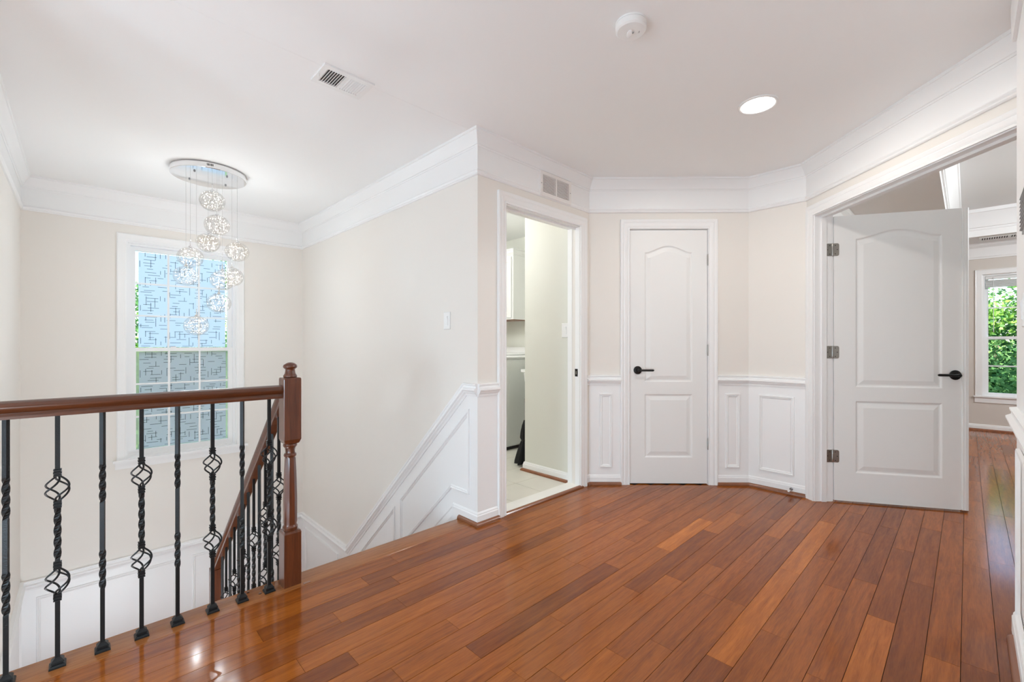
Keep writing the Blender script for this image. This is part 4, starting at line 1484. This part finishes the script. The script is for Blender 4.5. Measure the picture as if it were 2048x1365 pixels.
ceiling_fill(2.3, 3.5, 2.2, 0.10, 'added laundry fill lamp hidden behind the door jamb', P_LAUNDRY_FILL, COOL)

sd_ = thing('smoke_detector', 'round white smoke detector on the ceiling', 'smoke detector', (1.619, 0.964, CEIL))
sx, sy = 1.619, 0.964
MB().lathe([(0.062, CEIL), (0.062, CEIL - 0.006), (0.059, CEIL - 0.007)], (sx, sy, 0), 40).build('base', M['plastic'], sd_, smooth=True)
MB().lathe([(0.059, CEIL - 0.008), (0.063, CEIL - 0.010), (0.061, CEIL - 0.030), (0.055, CEIL - 0.036), (0.002, CEIL - 0.039)], (sx, sy, 0), 40).build('body', M['plastic'], sd_, smooth=True, angle=30)
fw = Vector((math.cos(THETA), math.sin(THETA), 0))
rt = Vector((math.sin(THETA), -math.cos(THETA), 0))
bc = Vector((sx, sy, CEIL - 0.039)) - fw * -0.006 - rt * 0.004
rs = []
for k, hh in ((1.0, 0.0), (1.0, -0.003), (0.8, -0.005)):
    rs.append([tuple(bc + fw * (0.022 * k * math.cos(2 * PI * i / 20)) + rt * (0.011 * k * math.sin(2 * PI * i / 20)) + Vector((0, 0, hh + 0.001))) for i in range(20)])
MB().rings(rs).build('test_button', M['vinyl'], sd_, smooth=True)
mb = MB()
for i in range(3):
    c = bc + rt * (0.026 + 0.0055 * i) + fw * (-0.004 - 0.002 * i)
    mb.add([tuple(c + rt * a + fw * b + Vector((0, 0, 0.0012 + 0.0003 * abs(b) / 0.006))) for a, b in ((-0.001, -0.006), (0.001, -0.006), (0.001, 0.006), (-0.001, 0.006))], [[0, 1, 2, 3]])
c = bc + rt * 0.013 + fw * -0.006
mb.add([tuple(c + rt * a + fw * b + Vector((0, 0, -0.0005))) for a, b in ((-0.0012, -0.006), (0.0012, -0.006), (0.0012, 0.006), (-0.0012, 0.006))], [[0, 1, 2, 3]])
mb.build('sounder_slot', M['ventdark'], sd_)

# ceiling register
vx0, vx1, vy0, vy1 = 0.817, 1.066, 2.093, 2.275
cv = thing('ceiling_vent', 'white rectangular ceiling register above the stairwell', 'vent', ((vx0 + vx1) / 2, (vy0 + vy1) / 2, CEIL))
mb = MB()
a, b = 0.024, 0.030
for (p, q, r, s) in ((vx0, vx1, vy0, vy0 + b), (vx0, vx1, vy1 - b, vy1), (vx0, vx0 + a, vy0 + b, vy1 - b), (vx1 - a, vx1, vy0 + b, vy1 - b), ((vx0 + vx1) / 2 - 0.006, (vx0 + vx1) / 2 + 0.006, vy0 + b, vy1 - b)):
    mb.box(p, q, r, s, CEIL - 0.009, CEIL)
mb.build('frame', M['plastic'], cv)
MB().box(vx0 + 0.01, vx1 - 0.01, vy0 + 0.01, vy1 - 0.01, CEIL - 0.0012, CEIL - 0.0002).build('duct', M['ventdark'], cv)
n = 8
for half in (0, 1):
    u0 = vx0 + a if half == 0 else (vx0 + vx1) / 2 + 0.006
    u1 = (vx0 + vx1) / 2 - 0.006 if half == 0 else vx1 - a
    for i in range(n):
        x = u0 + (u1 - u0) * (i + 0.5) / n
        lean = -0.0042 if half == 0 else 0.0042
        t_ = 0.0012
        mb = MB()
        rs = [[(x + lean - t_, y, CEIL - 0.009), (x + lean + t_, y, CEIL - 0.009), (x - lean + t_, y, CEIL - 0.0015), (x - lean - t_, y, CEIL - 0.0015)] for y in (vy0 + b, vy1 - b)]
        mb.rings(rs)
        mb.build('louvre', M['plastic'], cv)
MB().tube([(vx0 + 0.004, vy0 + 0.085, CEIL - 0.009), (vx0 + 0.012, vy0 + 0.11, CEIL - 0.014)], 0.003, 8).build('damper_lever', M['plastic'], cv)

# wall return grille above the laundry doorway
wg = thing('wall_vent', 'beige return air grille above the laundry doorway', 'vent', WP_LAUN(2.489, 2.26, 0.0))
gx0, gx1, gz0, gz1 = 2.317, 2.661, 2.175, 2.350
mb = MB()
e = 0.024
for (p, q, r, s) in ((gx0, gx1, gz0, gz0 + e), (gx0, gx1, gz1 - e, gz1), (gx0, gx0 + e, gz0 + e, gz1 - e), (gx1 - e, gx1, gz0 + e, gz1 - e), (2.483, 2.495, gz0 + e, gz1 - e)):
    mb.wbox(WP_LAUN, p, q, r, s, 0.004, 0.022)
mb.build('frame', M['vent'], wg)
MB().wbox(WP_LAUN, gx0 + 0.01, gx1 - 0.01, gz0 + 0.01, gz1 - 0.01, 0.005, 0.006).build('duct', M['ventdark'], wg)
n = 14
for (u0, u1) in ((gx0 + e, 2.483), (2.495, gx1 - e)):
    for i in range(n):
        z = gz0 + e + (gz1 - gz0 - 2 * e) * (i + 0.5) / n
        rs = [[WP_LAUN(s, z + dz, p) for p, dz in ((0.021, -0.0042), (0.021, 0.0012), (0.008, 0.0058), (0.008, 0.0004))] for s in (u0, u1)]
        MB().rings(rs).build('louvre', M['vent'], wg)
for s in (gx0 + 0.011, gx1 - 0.011):
    MB().lathe_dir([(0.004, 0.022), (0.003, 0.0235)], WP_LAUN(s, 2.262, 0), (0, -1, 0), 10).build('screw', M['steel'], wg)


def wall_switch(label, wp, s, z, decora=True):
    t_ = thing('light_switch', label, 'light switch', wp(s, z, 0))
    mb_ = MB()
    pts = [(-0.035, -0.0575), (0.035, -0.0575), (0.035, 0.0575), (-0.035, 0.0575)]
    rs_ = []
    for k, p in ((0.0, 0.0), (0.0, 0.003), (0.003, 0.006)):
        rs_.append([wp(s + a - math.copysign(k, a), z + b - math.copysign(k, b), p + 0.001) for a, b in pts])
    mb_.rings(rs_).build('plate', M['plastic'], t_)
    MB().wbox(wp, s - 0.0165, s + 0.0165, z - 0.033, z + 0.033, 0.006, 0.0085).build('rocker_frame', M['vinyl'], t_)
    MB().rings([[wp(s + a, zz, p) for a in (-0.014, 0.014)] + [wp(s + 0.014, zz, 0.008), wp(s - 0.014, zz, 0.008)] for zz, p in ((z - 0.030, 0.010), (z + 0.0, 0.0105), (z + 0.030, 0.014))]).build('rocker', M['plastic'], t_)
    return t_


wall_switch('white light switch on the pale stair wall', WP_STAIR, 2.431, 1.279)
WP_LSIDE = wallplane(LW, 0, 0, 1, -1, 0)
wall_switch('white light switch just inside the laundry doorway', WP_LSIDE, 2.285, 1.235)
wall_switch('white light switch on the near wall past the bedroom doorway', WP_NEAR, 0.36, 1.235)
ng = thing('wall_grille', 'small dark edged grille high on the near wall', 'vent', WP_NEAR(0.42, 1.62, 0))
MB().wbox(WP_NEAR, 0.34, 0.56, 1.49, 1.62, 0.0, 0.006).build('frame', M['steel'], ng)
for i in range(9):
    z = 1.50 + i * 0.013
    MB().rings([[WP_NEAR(s, z + dz, p) for p, dz in ((0.005, 0), (0.012, 0.002), (0.012, 0.005), (0.005, 0.009))] for s in (0.35, 0.55)]).build('louvre', M['steel'], ng)

# ------------------------------------------------------------------ near wall casing and crown end
NC = [(0, CEIL - 0.135), (0.012, CEIL - 0.135), (0.014, CEIL - 0.11), (0.016, CEIL - 0.03), (0.016, CEIL), (0, CEIL)]
struct(MB().hsweep([(XN, YN), (1.32, YN)], NC, side=-1).build('trim_14', M['trim']), 'white frieze band at the top of the near wall', 'trim')

# ------------------------------------------------------------------ bedroom mouldings and register
cp = [(0, 2.52), (0.012, 2.52), (0.014, 2.545), (0.022, 2.55), (0.030, 2.60), (0.055, 2.665), (0.085, 2.715), (0.095, 2.72), (0.10, 2.765), (0, 2.765)]
struct(MB().hsweep([(TX0, TY0), (TX1, TY0), (TX1, TY1), (TX0, TY1)], cp, side=1, closed=True).build('trim_15', M['trim'], smooth=True, angle=25), 'white crown moulding inside the bedroom tray ceiling', 'trim')
cb = [(0, CEIL - 0.20), (0.012, CEIL - 0.20), (0.014, CEIL - 0.18), (0.02, CEIL - 0.175), (0.02, CEIL - 0.11), (0.035, CEIL - 0.06), (0.07, CEIL - 0.03), (0.08, CEIL), (0, CEIL)]
struct(MB().hsweep([(C3[0] + T + 0.02, 0.88), (XBED, 0.88), (XBED, -4.15), (2.6, -4.15)], cb, side=-1).build('trim_16', M['trim'], smooth=True, angle=25), 'white crown moulding along the far bedroom wall', 'trim')
bv = thing('ceiling_register', 'white slotted register on the bedroom ceiling edge above the window', 'vent', (8.05, -0.35, CEIL))
MB().cbox(7.97, 8.13, -0.62, -0.10, CEIL - 0.008, CEIL, 0.002).build('frame', M['plastic'], bv)
mb = MB()
for i in range(22):
    y = -0.585 + i * 0.0205 + (0.02 if i > 10 else 0)
    MB().box(7.985, 8.115, y, y + 0.010, CEIL - 0.0088, CEIL - 0.0078).build('slot', M['ventdark'], bv)

# ------------------------------------------------------------------ laundry room contents
cab = thing('wall_cabinet', 'white wall cabinet hanging above the washer', 'cabinet', (3.74, 4.07, 1.42))
MB().box(3.60, 3.90, 3.68, 4.46, 1.415, 2.165).build('body', M['cabinet'], cab)
MB().hsweep([(3.9, 3.68), (3.60, 3.68), (3.60, 4.46)], [(0, 2.165), (0.008, 2.165), (0.012, 2.18), (0.02, 2.19), (0.026, 2.215), (0.034, 2.225), (0.034, 2.235), (-0.02, 2.235)], side=1).build('cornice', M['cabinet'], cab)
WP_CAB = wallplane(3.60, 0, 0, 1, -1, 0)
for (y0, y1) in ((3.70, 4.065), (4.075, 4.44)):
    d_ = door_leaf(MB(), WP_CAB, y0, y1, 1.435, 2.145, 0.019, 0.001, [rect(y0 + 0.055, y1 - 0.055, 1.49, 2.09)]).build('door', M['cabinet'], cab)
MB().box(3.61, 3.89, 3.69, 4.45, 1.408, 1.415).build('light_rail', M['shoe'], cab)

wa = thing('washer', 'white top loading washing machine in the laundry room', 'washing machine', (3.5, 3.72, 0))
MB().cbox(3.15, 3.86, 3.385, 4.06, 0.03, 0.962, 0.018).build('body', M['appliance'], wa, smooth=True)
MB().box(3.17, 3.84, 3.40, 4.04, 0.0, 0.035).build('plinth', M['ventdark'], wa)
MB().cbox(3.145, 3.72, 3.38, 4.065, 0.964, 1.002, 0.016).build('lid_deck', M['plastic'], wa, smooth=True)
MB().cbox(3.17, 3.66, 3.42, 4.02, 1.003, 1.022, 0.008).build('lid', M['plastic'], wa, smooth=True)
rs = []
for y in (3.385, 4.06):
    rs.append([(3.725, y, 0.963), (3.725, y, 1.03), (3.74, y, 1.05), (3.78, y, 1.08), (3.81, y, 1.09), (3.86, y, 1.09), (3.86, y, 0.963)])
MB().rings(rs).build('console', M['plastic'], wa)
MB().rings([[(3.24 + i * 1, y, z) for i, y, z in ((0, 3.3845, 0.10), (0.0, 3.3845, 0.84), (0.006, 3.3825, 0.84), (0.006, 3.3825, 0.10))], [(3.25 + i, y, z) for i, y, z in ((0.004, 3.3845, 0.10), (0.004, 3.3845, 0.84), (0.002, 3.3825, 0.84), (0.002, 3.3825, 0.10))]]).build('panel_rib', M['appliance'], wa)

sk = thing('utility_sink', 'white plastic laundry tub beside the washer', 'sink', (3.5, 2.98, 0))
o_ = MB()


def rrect(x0, x1, y0, y1, z, c=0.03):
    return [(x0 + c, y0, z), (x1 - c, y0, z), (x1, y0 + c, z), (x1, y1 - c, z), (x1 - c, y1, z), (x0 + c, y1, z), (x0, y1 - c, z), (x0, y0 + c, z)]


SX0, SX1, SY0, SY1 = 3.21, 3.80, 2.765, 3.20
o_.rings([rrect(SX0 + 0.07, SX1 - 0.07, SY0 + 0.07, SY1 - 0.07, 0.53), rrect(SX0 + 0.04, SX1 - 0.04, SY0 + 0.04, SY1 - 0.04, 0.60), rrect(SX0 + 0.02, SX1 - 0.02, SY0 + 0.02, SY1 - 0.02, 0.835),
          rrect(SX0, SX1, SY0, SY1, 0.84), rrect(SX0, SX1, SY0, SY1, 0.866), rrect(SX0 + 0.03, SX1 - 0.03, SY0 + 0.03, SY1 - 0.03, 0.868), rrect(SX0 + 0.05, SX1 - 0.05, SY0 + 0.05, SY1 - 0.05, 0.62), rrect(SX0 + 0.09, SX1 - 0.09, SY0 + 0.09, SY1 - 0.09, 0.56)])
o_.build('basin', M['plastic'], sk, smooth=True, angle=40)
for (lx, ly) in ((SX0 + 0.06, SY0 + 0.06), (SX1 - 0.06, SY0 + 0.06), (SX0 + 0.06, SY1 - 0.06), (SX1 - 0.06, SY1 - 0.06)):
    MB().tube([(lx, ly, 0.60), (lx, ly, 0.0)], 0.016, 10).build('leg', M['steel'], sk, smooth=True)
MB().tube([(3.77, 2.98, 0.866), (3.77, 2.98, 1.02), (3.74, 2.98, 1.06), (3.64, 2.98, 1.06), (3.61, 2.98, 1.02)], 0.011, 10).build('faucet', M['chrome'], sk, smooth=True)

um = thing('umbrella', 'black furled umbrella standing beside the laundry tub', 'umbrella', (2.945, 2.83, 0))
ux, uy = 2.945, 2.86
MB().tube([(ux + 0.004, uy, 0.02), (ux, uy - 0.004, 0.62)], 0.006, 8).build('shaft', M['steel'], um, smooth=True)
rs = []
for (z, r, amp) in ((0.02, 0.072, 0.35), (0.05, 0.070, 0.35), (0.13, 0.056, 0.3), (0.20, 0.040, 0.22), (0.235, 0.028, 0.15), (0.26, 0.036, 0.25), (0.31, 0.034, 0.2), (0.37, 0.024, 0.15), (0.42, 0.009, 0.0)):
    rs.append([(ux + r * (1 + amp * math.cos(8 * 2 * PI * i / 48)) * math.cos(2 * PI * i / 48 + z), uy + r * (1 + amp * math.cos(8 * 2 * PI * i / 48)) * math.sin(2 * PI * i / 48 + z), z) for i in range(48)])
MB().rings(rs).build('canopy', M['cloth_black'], um, smooth=True, angle=60)
MB().lathe([(0.030, 0.225), (0.033, 0.235), (0.030, 0.245)], (ux, uy, 0), 16).build('tie_strap', M['black'], um)
print('planks', NP)
